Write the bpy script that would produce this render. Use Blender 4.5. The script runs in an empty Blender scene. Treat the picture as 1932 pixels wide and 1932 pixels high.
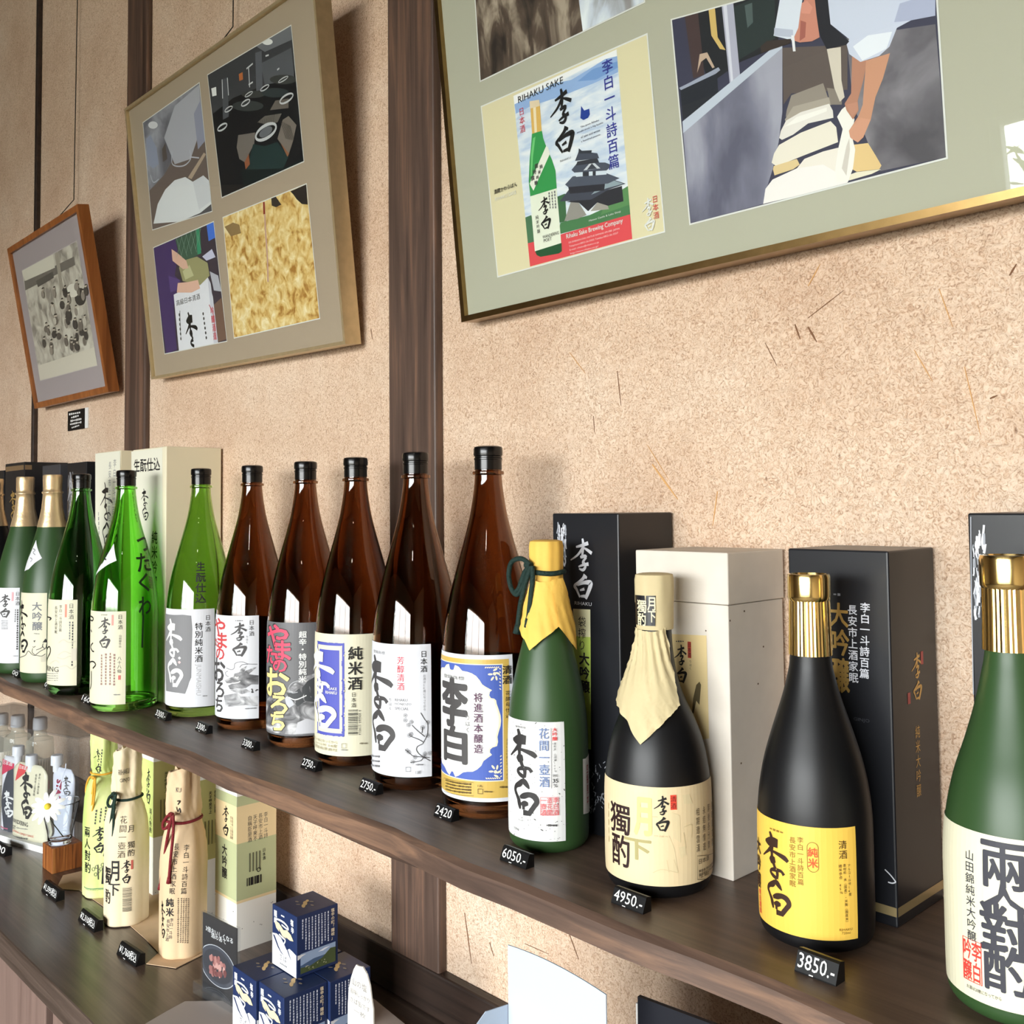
import bpy, bmesh, math, random
from mathutils import Vector, Matrix
from mathutils.geometry import tessellate_polygon
S = bpy.context.scene
COL = S.collection
random.seed(7)
PI = math.pi
# ---------------------------------------------------------------- camera, world, exposure
YAW, PITCH, ROLL = math.radians(46.5), math.radians(2.6), math.radians(-.56)
FPX, CX, CY = 1848.0, 966.0, 871.0            # focal length and principal point of the photo, 1932 px wide
CAM = Vector((0.0, -.83, 1.478))
_f = Vector((-math.sin(YAW)*math.cos(PITCH), math.cos(YAW)*math.cos(PITCH), math.sin(PITCH)))
_r = Vector((math.cos(YAW), math.sin(YAW), 0)); _u = _r.cross(_f)
_c, _s = math.cos(ROLL), math.sin(ROLL)
RX = _c*_r + _s*_u; UX = -_s*_r + _c*_u
cam = bpy.data.cameras.new('camera'); cam.sensor_width = 36; cam.lens = FPX/1932*36
cam.shift_y = -(966-CY)/1932; cam.clip_start = .02; cam.clip_end = 200
co = bpy.data.objects.new('camera', cam); COL.objects.link(co)
M = Matrix((( RX.x, UX.x, -_f.x, CAM.x), (RX.y, UX.y, -_f.y, CAM.y), (RX.z, UX.z, -_f.z, CAM.z), (0,0,0,1)))
co.matrix_world = M; S.camera = co
S.view_settings.view_transform = 'Standard'; S.view_settings.look = 'None'
S.view_settings.exposure = 0.0; S.view_settings.gamma = 1; S.view_settings.use_curve_mapping = False
S.cycles.use_denoising = True
S.cycles.max_bounces = 14; S.cycles.transmission_bounces = 14; S.cycles.transparent_max_bounces = 16; S.cycles.diffuse_bounces = 5
S.cycles.sample_clamp_indirect = 6.0
SKY = 29.5
w = bpy.data.worlds.new('sky'); S.world = w; w.use_nodes = True
nt = w.node_tree; bg = nt.nodes['Background']; bg.inputs[1].default_value = SKY
_tc = nt.nodes.new('ShaderNodeTexCoord'); _sx = nt.nodes.new('ShaderNodeSeparateXYZ'); _rp = nt.nodes.new('ShaderNodeValToRGB')
nt.links.new(_tc.outputs['Generated'], _sx.inputs[0]); nt.links.new(_sx.outputs[2], _rp.inputs[0]); nt.links.new(_rp.outputs[0], bg.inputs[0])
_rp.color_ramp.elements[0].position = 0.0; _rp.color_ramp.elements[0].color = (.30,.29,.27,1)      # ground haze below the horizon
_rp.color_ramp.elements[1].position = .04; _rp.color_ramp.elements[1].color = (.98,.98,1.0,1)
_e = _rp.color_ramp.elements.new(.6); _e.color = (.86,.93,1.0,1)
def area(name, loc, rot, sx, sy, power, color=(1,1,1)):
    l = bpy.data.lights.new(name, 'AREA'); l.shape = 'RECTANGLE'; l.size = sx; l.size_y = sy; l.energy = power; l.color = color
    o = bpy.data.objects.new(name, l); COL.objects.link(o); o.location = loc; o.rotation_euler = rot
    return o
WY = -4.5                                      # inner face of the window wall
WINS = [(-1.93, 2.30, .80, 2.50)]              # x0, x1, z0, z1 of the shop window behind the camera
for x0, x1, z0, z1 in WINS:                    # portal: tells the renderer where the sky light comes in
    a = area('window_portal', ((x0+x1)/2, WY-.10, (z0+z1)/2), (PI/2, 0, 0), x1-x0, z1-z0, 1.0); a.data.cycles.is_portal = True
# ---------------------------------------------------------------- photo pixel -> point in the place
def ray(px, py):
    return (RX*((px-CX)/FPX) - UX*((py-CY)/FPX) + _f)
def on_y(px, py, y):
    d = ray(px, py); return CAM + d*((y-CAM.y)/d.y)
def on_z(px, py, z):
    d = ray(px, py); return CAM + d*((z-CAM.z)/d.z)
def on_x(px, py, x):
    d = ray(px, py); return CAM + d*((x-CAM.x)/d.x)
ZS, ZC = 1.150, .818                          # tops of the wall shelf and of the counter
# ---------------------------------------------------------------- materials
def lin(c):
    r = []
    for v in c[:3]:
        v = v/255.0; r.append(v/12.92 if v <= .04045 else ((v+.055)/1.055)**2.4)
    return (*r, 1.0)
MATS = {}
def mat(name, col, rough=.6, metal=0.0, spec=.5, coat=0.0, noise=0.0, nscale=60.0, bump=0.0, trans=0.0, ior=1.45, sub=0.0):
    if name in MATS: return MATS[name]
    m = bpy.data.materials.new(name); m.use_nodes = True; N = m.node_tree.nodes; L = m.node_tree.links
    b = N['Principled BSDF']; c = lin(col)
    b.inputs['Base Color'].default_value = c; b.inputs['Roughness'].default_value = rough; b.inputs['Metallic'].default_value = metal
    b.inputs['Specular IOR Level'].default_value = spec; b.inputs['Coat Weight'].default_value = coat; b.inputs['Coat Roughness'].default_value = .03
    b.inputs['Transmission Weight'].default_value = trans; b.inputs['IOR'].default_value = ior
    if noise or bump:
        tc = N.new('ShaderNodeTexCoord'); n = N.new('ShaderNodeTexNoise'); n.inputs['Scale'].default_value = nscale; n.inputs['Detail'].default_value = 5
        L.new(tc.outputs['Object'], n.inputs['Vector'])
        if noise:
            r = N.new('ShaderNodeValToRGB')
            r.color_ramp.elements[0].position = .3; r.color_ramp.elements[1].position = .7
            r.color_ramp.elements[0].color = (c[0]*(1-noise), c[1]*(1-noise), c[2]*(1-noise), 1)
            r.color_ramp.elements[1].color = (min(1, c[0]*(1+noise)), min(1, c[1]*(1+noise)), min(1, c[2]*(1+noise)), 1)
            L.new(n.outputs['Fac'], r.inputs['Fac']); L.new(r.outputs['Color'], b.inputs['Base Color'])
        if bump:
            bp = N.new('ShaderNodeBump'); bp.inputs['Strength'].default_value = bump; bp.inputs['Distance'].default_value = .002
            L.new(n.outputs['Fac'], bp.inputs['Height']); L.new(bp.outputs['Normal'], b.inputs['Normal'])
    MATS[name] = m; return m
def nodes_of(name):
    m = bpy.data.materials.new(name); m.use_nodes = True; MATS[name] = m
    return m, m.node_tree.nodes, m.node_tree.links, m.node_tree.nodes['Principled BSDF']
def ramp(N, stops):
    r = N.new('ShaderNodeValToRGB'); e = r.color_ramp.elements
    while len(e) < len(stops): e.new(.5)
    for k, (p, c) in enumerate(stops): e[k].position = p; e[k].color = lin(c)
    return r
def wood(name, axis, dark, mid, light, rough, scale=1.0, coat=0.0, bump=.15):
    m, N, L, b = nodes_of(name)
    tc = N.new('ShaderNodeTexCoord'); mp = N.new('ShaderNodeMapping'); s = [38*scale]*3; s[axis] = 1.6*scale
    mp.inputs['Scale'].default_value = s; L.new(tc.outputs['Object'], mp.inputs['Vector'])
    n = N.new('ShaderNodeTexNoise'); n.inputs['Scale'].default_value = 1.6; n.inputs['Detail'].default_value = 7; n.inputs['Roughness'].default_value = .62; n.inputs['Distortion'].default_value = .6
    L.new(mp.outputs['Vector'], n.inputs['Vector'])
    r = ramp(N, [(.30, dark), (.5, mid), (.72, light)]); L.new(n.outputs['Fac'], r.inputs['Fac']); L.new(r.outputs['Color'], b.inputs['Base Color'])
    bp = N.new('ShaderNodeBump'); bp.inputs['Strength'].default_value = bump; bp.inputs['Distance'].default_value = .0015
    L.new(n.outputs['Fac'], bp.inputs['Height']); L.new(bp.outputs['Normal'], b.inputs['Normal'])
    b.inputs['Roughness'].default_value = rough; b.inputs['Coat Weight'].default_value = coat; b.inputs['Coat Roughness'].default_value = .18
    return m
WOOD_POST = wood('post_wood', 2, (58,43,36), (86,67,57), (126,94,75), .5, 1.0)
WOOD_DARK = wood('dark_wood', 0, (30,22,18), (48,36,30), (64,48,40), .45)
WOOD_SHELF = wood('shelf_wood', 0, (76,60,50), (97,79,67), (116,95,81), .4, 1.2, 0, .08)
WOOD_EDGE = wood('shelf_edge_wood', 0, (62,46,38), (92,71,59), (138,105,82), .5, 1.0)
WOOD_COUNTER = wood('counter_wood', 0, (58,47,40), (82,68,60), (102,87,77), .28, 1.6, .25, .12)
WOOD_CABINET = wood('cabinet_wood', 2, (106,84,76), (124,102,93), (136,112,102), .35, .8)
WOOD_FRAME = wood('picture_frame_wood', 2, (118,66,28), (146,86,40), (168,104,54), .35, 1.0)
WOOD_BLOCK = wood('zebra_wood', 2, (78,40,16), (140,80,36), (190,126,66), .45, 2.6)
def plaster():
    m, N, L, b = nodes_of('plaster')
    tc = N.new('ShaderNodeTexCoord')
    def noise(sc, det, dist=0, rough=.6):
        n = N.new('ShaderNodeTexNoise'); n.inputs['Scale'].default_value = sc; n.inputs['Detail'].default_value = det
        n.inputs['Distortion'].default_value = dist; n.inputs['Roughness'].default_value = rough; L.new(tc.outputs['Object'], n.inputs['Vector']); return n
    n1 = noise(4.5, 6); n2 = noise(190, 4, 2.5); n3 = noise(36, 5, 1.0)
    r1 = ramp(N, [(.3, (218,188,162)), (.5, (232,206,181)), (.7, (240,219,197))]); L.new(n1.outputs['Fac'], r1.inputs['Fac'])
    r2 = ramp(N, [(.32, (146,112,88)), (.43, (220,202,186)), (.56, (255,255,255))]); L.new(n2.outputs['Fac'], r2.inputs['Fac'])
    mx = N.new('ShaderNodeMix'); mx.data_type = 'RGBA'; mx.blend_type = 'MULTIPLY'; mx.inputs[0].default_value = .68
    L.new(r1.outputs['Color'], mx.inputs[6]); L.new(r2.outputs['Color'], mx.inputs[7])
    # bits of straw and dark flecks in the clay
    v = N.new('ShaderNodeTexVoronoi'); v.inputs['Scale'].default_value = 46; mp = N.new('ShaderNodeMapping'); mp.inputs['Scale'].default_value = (1.0, 1, .45); mp.inputs['Rotation'].default_value = (0,.35,0)
    L.new(tc.outputs['Object'], mp.inputs['Vector']); L.new(mp.outputs['Vector'], v.inputs['Vector'])
    r3 = ramp(N, [(.035, (120,84,56)), (.06, (255,255,255))]); L.new(v.outputs['Distance'], r3.inputs['Fac'])
    mx2 = N.new('ShaderNodeMix'); mx2.data_type = 'RGBA'; mx2.blend_type = 'MULTIPLY'; mx2.inputs[0].default_value = .5
    L.new(mx.outputs[2], mx2.inputs[6]); L.new(r3.outputs['Color'], mx2.inputs[7]); L.new(mx2.outputs[2], b.inputs['Base Color'])
    ad = N.new('ShaderNodeMath'); ad.operation = 'ADD'; L.new(n2.outputs['Fac'], ad.inputs[0]); L.new(n3.outputs['Fac'], ad.inputs[1])
    bp = N.new('ShaderNodeBump'); bp.inputs['Strength'].default_value = .75; bp.inputs['Distance'].default_value = .003
    L.new(ad.outputs[0], bp.inputs['Height']); L.new(bp.outputs['Normal'], b.inputs['Normal'])
    b.inputs['Roughness'].default_value = .95; b.inputs['Specular IOR Level'].default_value = .1
    return m
PLASTER = plaster()
def glass(name, col, rough=0.0):
    m, N, L, b = nodes_of(name)
    b.inputs['Base Color'].default_value = (*col, 1); b.inputs['Roughness'].default_value = rough
    b.inputs['Transmission Weight'].default_value = 1; b.inputs['IOR'].default_value = 1.48
    return m
AMBER = glass('amber_glass', (.34,.165,.075)); GREEN = glass('green_glass', (.40,.86,.20)); OLIVE = glass('olive_green_glass', (.42,.68,.20)); DEEP = glass('deep_green_glass', (.22,.52,.18))
def clear(name, tint, refl=1.0, rough=.01, body=0.0, bodycol=(255,255,255)):
    # clear sheet: lets light straight through and mirrors at glancing angles
    m, N, L, b = nodes_of(name); N.remove(b); out = N['Material Output']
    t = N.new('ShaderNodeBsdfTransparent'); t.inputs[0].default_value = (*tint, 1)
    g = N.new('ShaderNodeBsdfGlossy'); g.inputs['Roughness'].default_value = rough
    f = N.new('ShaderNodeFresnel'); ge = N.new('ShaderNodeNewGeometry'); mr = N.new('ShaderNodeMapRange')
    mr.inputs[3].default_value = 1.45; mr.inputs[4].default_value = 1/1.45; L.new(ge.outputs['Backfacing'], mr.inputs[0]); L.new(mr.outputs[0], f.inputs['IOR'])
    mul = N.new('ShaderNodeMath'); mul.operation = 'MULTIPLY'; mul.inputs[1].default_value = refl; L.new(f.outputs[0], mul.inputs[0])
    mx = N.new('ShaderNodeMixShader'); L.new(mul.outputs[0], mx.inputs[0]); L.new(t.outputs[0], mx.inputs[1]); L.new(g.outputs[0], mx.inputs[2])
    last = mx
    if body:
        d = N.new('ShaderNodeBsdfDiffuse'); d.inputs[0].default_value = lin(bodycol)
        m2 = N.new('ShaderNodeMixShader'); m2.inputs[0].default_value = body; L.new(mx.outputs[0], m2.inputs[1]); L.new(d.outputs[0], m2.inputs[2]); last = m2
    L.new(last.outputs[0], out.inputs['Surface']); return m
PANE = clear('picture_glass', (.97,.98,.97), .6); ACRYLIC = clear('acrylic', (.95,.96,.97), 1.0, .02, .012); CUPGLASS = glass('cup_glass', (.94,.96,.97))
BLACKCAP = mat('black_cap_plastic', (9,9,10), .22); GOLD = mat('gold_metal', (244,212,140), .16, 1.0); GOLDFOIL = mat('gold_foil', (244,214,168), .36, .75, bump=.9, nscale=45)
MATTEBLACK = mat('matte_black_glass', (15,15,17), .42, spec=.45); FROST = mat('frosted_green_glass', (46,74,38), .42, spec=.6)
BLACKBOX = mat('black_carton', (27,28,32), .34, noise=.08, nscale=8); BLACKTAG = mat('tag_black', (14,14,15), .4); WHITE = mat('white_print', (228,228,225), .6)
INK = mat('ink_black', (22,20,20), .6); INKG = mat('ink_grey', (72,70,70), .6); INKL = mat('ink_light_grey', (126,126,128), .7); RED = mat('ink_red', (214,66,56), .6)
def ink(r, g, b, rough=.6): return mat('ink_%02x%02x%02x' % (r, g, b), (r, g, b), rough)
# ---------------------------------------------------------------- objects
def new_obj(name, me, parent=None):
    o = bpy.data.objects.new(name, me); COL.objects.link(o)
    if parent is not None: o.parent = parent
    return o
def tag(o, label, cat, group=None):
    o['label'] = label; o['category'] = cat
    if group: o['group'] = group
    return o
def thing(name, loc, label, cat, group=None, rz=0.0):
    o = bpy.data.objects.new(name, None); COL.objects.link(o); o.location = loc; o.rotation_euler = (0,0,rz); o.empty_display_size = .02
    return tag(o, label, cat, group)
def origin_of(p):
    v = Vector((0,0,0))
    while p is not None: v += Vector(p.location); p = p.parent
    return v
class MB:                                       # collects shapes for one mesh; coordinates are in the room
    def __init__(s): s.v = []; s.f = []; s.m = []; s.mats = []; s.sm = []
    def slot(s, m):
        if m not in s.mats: s.mats.append(m)
        return s.mats.index(m)
    def add(s, vs, fs, m, smooth=False):
        k = len(s.v); i = s.slot(m); s.v += [tuple(v) for v in vs]
        for f in fs: s.f.append([k+a for a in f]); s.m.append(i); s.sm.append(smooth)
        return s
    def box(s, a, b, m, bev=0.0):
        x0,y0,z0 = a; x1,y1,z1 = b
        if bev <= 0:
            vs = [(x,y,z) for z in (z0,z1) for (x,y) in ((x0,y0),(x1,y0),(x1,y1),(x0,y1))]
            return s.add(vs, [(3,2,1,0),(4,5,6,7),(0,1,5,4),(1,2,6,5),(2,3,7,6),(3,0,4,7)], m)
        bm = bmesh.new(); bmesh.ops.create_cube(bm, size=1)
        for v in bm.verts: v.co = Vector(((x0+x1)/2+v.co.x*(x1-x0), (y0+y1)/2+v.co.y*(y1-y0), (z0+z1)/2+v.co.z*(z1-z0)))
        bmesh.ops.bevel(bm, geom=bm.edges[:], offset=bev, segments=2, affect='EDGES', profile=.5)
        bm.verts.index_update(); s.add([v.co for v in bm.verts], [[v.index for v in f.verts] for f in bm.faces], m); bm.free(); return s
    def prism(s, pts, d, m):                    # closed outline (3D, flat) pushed along vector d
        n = len(pts); pts = [Vector(p) for p in pts]; d = Vector(d); vs = pts+[p+d for p in pts]
        tr = tessellate_polygon([pts]); fs = [tuple(t) for t in tr]+[tuple(n+i for i in reversed(t)) for t in tr]
        fs += [(i, (i+1) % n, n+(i+1) % n, n+i) for i in range(n)]
        return s.add(vs, fs, m)
    def lathe(s, c, prof, m, seg=48, smooth=True, flip=False, closed=True):
        cx, cy, cz = c; vs = []; fs = []
        for (r, z) in prof:
            for k in range(seg):
                a = 2*PI*k/seg; vs.append((cx+r*math.cos(a), cy+r*math.sin(a), cz+z))
        for j in range(len(prof)-1):
            for k in range(seg):
                q = (j*seg+k, j*seg+(k+1) % seg, (j+1)*seg+(k+1) % seg, (j+1)*seg+k); fs.append(q if not flip else q[::-1])
        if closed:
            a = list(range(seg)); b = [(len(prof)-1)*seg+k for k in range(seg)]
            fs.append(a[::-1] if not flip else a); fs.append(b if not flip else b[::-1])
        return s.add(vs, fs, m, smooth)
    def tube(s, pts, r, m, seg=8, r2=None, smooth=True):
        pts = [Vector(p) for p in pts]; n = len(pts); vs = []; fs = []; up = Vector((0,0,1)); prev = None
        for i, p in enumerate(pts):
            t = (pts[min(i+1,n-1)]-pts[max(i-1,0)]).normalized()
            a = prev if prev is not None else (up if abs(t.z) < .9 else Vector((1,0,0)))
            x = (a - t*a.dot(t)); x = x.normalized() if x.length > 1e-6 else t.orthogonal().normalized(); y = t.cross(x); prev = x
            rr = r if r2 is None else r+(r2-r)*i/(n-1)
            for k in range(seg):
                g = 2*PI*k/seg; vs.append(p+x*rr*math.cos(g)+y*rr*math.sin(g))
        for i in range(n-1):
            for k in range(seg): fs.append((i*seg+k, i*seg+(k+1) % seg, (i+1)*seg+(k+1) % seg, (i+1)*seg+k))
        fs.append(tuple(range(seg))[::-1]); fs.append(tuple((n-1)*seg+k for k in range(seg)))
        return s.add(vs, fs, m, smooth)
    def build(s, name, parent=None, sharp=None):
        me = bpy.data.meshes.new(name); o0 = origin_of(parent)
        me.from_pydata([(v[0]-o0.x, v[1]-o0.y, v[2]-o0.z) for v in s.v], [], s.f); 
        for m in s.mats: me.materials.append(m)
        me.polygons.foreach_set('material_index', s.m); me.polygons.foreach_set('use_smooth', s.sm); me.update()
        o = new_obj(name, me, parent)
        if any(s.sm) and sharp is not None: me.set_sharp_from_angle(angle=math.radians(sharp))
        return o
def build_body(mb, name, t):
    o = mb.build(name, t); t['_'] = 0; del t['_']; BODY[t.name] = (mb, o); return o
BODY = {}
def spline(pts, n=6):                           # Catmull-Rom through points (any number of coordinates)
    P = [pts[0]]+list(pts)+[pts[-1]]; out = []
    for i in range(1, len(P)-2):
        for k in range(n):
            t = k/n; q = []
            for a, b, c, d in zip(P[i-1], P[i], P[i+1], P[i+2]):
                q.append(.5*(2*b+(c-a)*t+(2*a-5*b+4*c-d)*t*t+(3*b-a-3*c+d)*t**3))
            out.append(tuple(q))
    out.append(tuple(pts[-1])); return out
def struct(o): o['kind'] = 'structure'; return o
# ---------------------------------------------------------------- printing: flat ink laid on a surface
GL = {}
_tc = bpy.data.curves.new('type', 'FONT'); _tc.resolution_u = 2; _to = bpy.data.objects.new('type', _tc); COL.objects.link(_to)
def glyph(ch, bold=0.0):
    k = (ch, round(bold, 3))
    if k not in GL:
        _tc.body = ch; m = _to.to_mesh()
        vs = [(v.co.x, v.co.y) for v in m.vertices]; fs = [list(p.vertices) for p in m.polygons]; _to.to_mesh_clear()
        bb = (min([v[0] for v in vs] or [0]), max([v[0] for v in vs] or [1]), min([v[1] for v in vs] or [0]), max([v[1] for v in vs] or [1]))
        GL[k] = (vs, fs, bb)
    return GL[k]
# brush-written two-character mark, as strokes (x, y down, half width) in a 460 x 1610 field
BRUSH = [[(150,0,14),(175,80,20),(182,160,22),(172,270,28)], [(60,215,12),(130,212,44),(210,185,50),(285,190,46)], [(185,240,30),(175,340,28),(183,420,18),(182,500,18)],
 [(165,330,24),(100,420,15),(5,540,8)], [(195,370,12),(290,395,20),(380,435,26),(428,492,18)], [(150,590,24),(190,550,44),(240,530,26)], [(200,580,26),(220,650,18),(240,710,20)],
 [(250,720,25),(180,750,18),(155,805,15),(200,860,20),(262,892,18)], [(262,720,20),(270,800,18),(262,900,14)], [(260,720,20),(330,720,16),(368,782,18)],
 [(225,940,14),(260,980,28),(300,1040,22),(332,1100,6)], [(232,945,14),(190,1030,30),(125,1090,22),(100,1170,16),(130,1260,16),(160,1330,20),(175,1420,20),(190,1512,10)],
 [(190,1290,14),(250,1250,30),(330,1210,27),(400,1240,30),(430,1330,26),(390,1430,24),(340,1540,24),(325,1606,14)], [(205,1415,12),(260,1395,30),(312,1390,14)], [(240,1400,16),(245,1510,14)], [(240,1565,28),(340,1562,24)]]
BRUSH2 = [[(150,0,9),(158,60,14),(150,140,12),(138,205,8)], [(72,88,8),(130,74,12),(218,45,16)], [(150,98,12),(92,168,10),(4,226,5)], [(165,95,6),(206,116,12),(258,148,14)], [(120,192,10),(175,180,14),(197,190,9)], [(192,190,10),(152,240,11),(166,256,13)],
 [(164,245,11),(180,288,12),(150,322,12),(104,310,6)], [(98,292,7),(150,271,10),(218,258,15)], [(175,368,16),(150,410,14),(95,450,10),(50,490,14),(70,522,12),(90,562,10),(112,602,9)], [(160,380,13),(196,402,11)],
 [(80,482,8),(160,451,14),(233,448,21),(236,480,20),(203,560,17),(176,612,15)], [(112,532,7),(165,515,12)], [(120,592,9),(172,588,13)]]
def heavier(b):                                 # heavier type: the same outline printed again a little to each side
    e = b*.75; return [(0,0)] if b < .006 else [(-e,0),(e,0),(0,-e),(0,e),(-e*.7,-e*.7),(e*.7,e*.7),(-e*.7,e*.7),(e*.7,-e*.7)][:4 if b < .02 else 8]
class Art:                                      # P(u, v, h) puts a sheet coordinate into the room; h is the height above the sheet
    def __init__(s, P, uv, step=None): s.P = P; s.uv = uv; s.parts = []; s.h = .0003; s.step = step; s.vstep = None
    def raw(s, vs, fs, m): s.parts.append((vs, fs, m, s.h)); s.h += .000012; return s
    def poly_uv(s, pts, m):
        tr = tessellate_polygon([[Vector((p[0], p[1], 0)) for p in pts]]); return s.raw([tuple(p) for p in pts], [tuple(t) for t in tr], m)
    def poly(s, pts, m): return s.poly_uv([s.uv(*p) for p in pts], m)
    def rect_uv(s, u0, v0, u1, v1, m): return s.raw([(u0,v0),(u1,v0),(u1,v1),(u0,v1)], [(0,1,2,3)], m)
    def ell_uv(s, u, v, a, b, m, n=20, rot=0.0):
        c, q = math.cos(rot), math.sin(rot)
        return s.raw([(u+a*math.cos(t)*c-b*math.sin(t)*q, v+a*math.cos(t)*q+b*math.sin(t)*c) for t in [2*PI*k/n for k in range(n)]], [tuple(range(n))], m)
    def ell(s, px, py, rx, ry, m, n=20):
        u, v = s.uv(px, py); u1 = s.uv(px+rx, py)[0]; v1 = s.uv(px, py-ry)[1]; return s.ell_uv(u, v, abs(u1-u), abs(v1-v), m, n)
    def ring(s, px, py, rx, ry, wd, m, n=24):
        u, v = s.uv(px, py); a = abs(s.uv(px+rx, py)[0]-u); b = abs(s.uv(px, py-ry)[1]-v)
        return s.ring_uv(u, v, a, b, wd, m, n)
    def ring_uv(s, u, v, a, b, wd, m, n=24):
        vs = []
        for k in range(n):
            t = 2*PI*k/n; vs += [(u+a*math.cos(t), v+b*math.sin(t)), (u+(a-wd)*math.cos(t), v+(b-wd)*math.sin(t))]
        return s.raw(vs, [(2*k, 2*((k+1) % n), 2*((k+1) % n)+1, 2*k+1) for k in range(n)], m)
    def stroke_uv(s, pts, m, n=6):              # ribbon through (u, v, half width)
        q = spline(pts, n) if n > 1 else pts; vs = []; fs = []
        for i, p in enumerate(q):
            a = q[max(i-1,0)]; b = q[min(i+1,len(q)-1)]; dx, dy = b[0]-a[0], b[1]-a[1]; l = math.hypot(dx, dy) or 1e-9
            vs += [(p[0]-dy/l*p[2], p[1]+dx/l*p[2]), (p[0]+dy/l*p[2], p[1]-dx/l*p[2])]
        fs = [(2*i+1, 2*i+3, 2*i+2, 2*i) for i in range(len(q)-1)]
        return s.raw(vs, fs, m)
    def stroke(s, pts, wd, m, n=6): return s.stroke_uv([(*s.uv(*p), wd) for p in pts], m, n)
    def outline_uv(s, pts, wd, m): return s.stroke_uv([(p[0], p[1], wd/2) for p in list(pts)+[pts[0]]], m, 1)
    def glyph_box(s, ch, u0, v0, u1, v1, m, bold=0.0, rot=False):       # fit the full em square into the box
        vs, fs, bb = glyph(ch, bold)
        if not fs: return s
        if rot: vs = [(y+.12, .88-x) for x, y in vs]
        for dx, dy in heavier(bold): s.raw([(u0+(u1-u0)*(x+dx), v0+(v1-v0)*(y+dy+.12)) for x, y in vs], fs, m); s.h -= .00001
        s.h += .00001; return s
    def fit(s, txt, u0, v0, u1, v1, m, bold=0.0, rot=0):                # fit the ink's bounding box into the box
        vs, fs, bb = glyph(txt, bold); bw = bb[1]-bb[0]; bh = bb[3]-bb[2]
        q = [((x-bb[0])/bw, (y-bb[2])/bh) for x, y in vs]
        if rot: q = [(y, 1-x) for x, y in q]
        for dx, dy in heavier(bold): s.raw([(u0+(u1-u0)*x+dx*(v1-v0)*.9, v0+(v1-v0)*y+dy*(v1-v0)*.9) for x, y in q], fs, m); s.h -= .00001
        s.h += .00001; return s
    def fitpx(s, txt, x0, y0, x1, y1, m, bold=0.0, rot=0):
        a = s.uv((x0+x1)/2, y0); b = s.uv((x0+x1)/2, y1); l = s.uv(x0, (y0+y1)/2); r = s.uv(x1, (y0+y1)/2)
        return s.fit(txt, l[0], b[1], r[0], a[1], m, bold, rot)
    def vtext(s, txt, p0, p1, m, bold=0.0, ws=1.0):                     # column of type between two photo pixels
        a = s.uv(*p0); b = s.uv(*p1); n = len(txt); h = (a[1]-b[1])/n
        for i, ch in enumerate(txt):
            if ch in ' 　': continue
            t = (i+.5)/n; u = a[0]+(b[0]-a[0])*t; v = a[1]-h*(i+.5); k = .47*h
            s.glyph_box(ch, u-k*ws, v-k, u+k*ws, v+k, m, bold, ch in 'ー（）-'); s.h -= .00001
        s.h += .00001; return s
    def htext(s, txt, p0, p1, hpx, m, bold=0.0):                        # line of type between two photo pixels (middle of the line)
        a = s.uv(*p0); b = s.uv(*p1); t = s.uv(p0[0], p0[1]-hpx/2); k = abs(t[1]-a[1]); v = (a[1]+b[1])/2
        return s.fit(txt, a[0], v-k, b[0], v+k, m, bold)
    def dashes(s, p0, p1, n, hpx, m, vert=False, seed=1):               # print too small to read: a row of tiny marks
        rnd = random.Random(seed); a = s.uv(*p0); b = s.uv(*p1); t = s.uv(p0[0], p0[1]-hpx/2); k = abs(t[1]-a[1]); vs = []; fs = []
        for i in range(n):
            g = (i+.5)/n; u = a[0]+(b[0]-a[0])*g; v = a[1]+(b[1]-a[1])*g; e = abs((b[1]-a[1]) if vert else (b[0]-a[0]))/n*.36
            du, dv = (k*rnd.uniform(.5,1), e) if vert else (e, k*rnd.uniform(.5,1)); q = len(vs)
            vs += [(u-du,v-dv),(u+du,v-dv),(u+du,v+dv),(u-du,v+dv)]; fs.append((q,q+1,q+2,q+3))
        return s.raw(vs, fs, m)
    def rihaku(s, x0, y0, x1, y1, m, wf=1.0, st=1):   # the brush mark inside a photo-pixel box
        l = s.uv(x0, (y0+y1)/2)[0]; r = s.uv(x1, (y0+y1)/2)[0]; t = s.uv((x0+x1)/2, y0)[1]; b = s.uv((x0+x1)/2, y1)[1]; return s.rihaku_uv(l, b, r, t, m, wf, st)
    def rihaku_uv(s, l, b, r, t, m, wf=1.0, st=1):
        sx = (r-l)/(430 if st == 1 else 260); sy = (t-b)/(1610 if st == 1 else 625); wf *= 1.25
        for st in (BRUSH if st == 1 else BRUSH2):
            s.stroke_uv([(l+x*sx, t-y*sy, wd*wf*(sx+sy)/2) for x, y, wd in st], m, 5); s.h -= .00001
        s.h += .00001; return s
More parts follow.
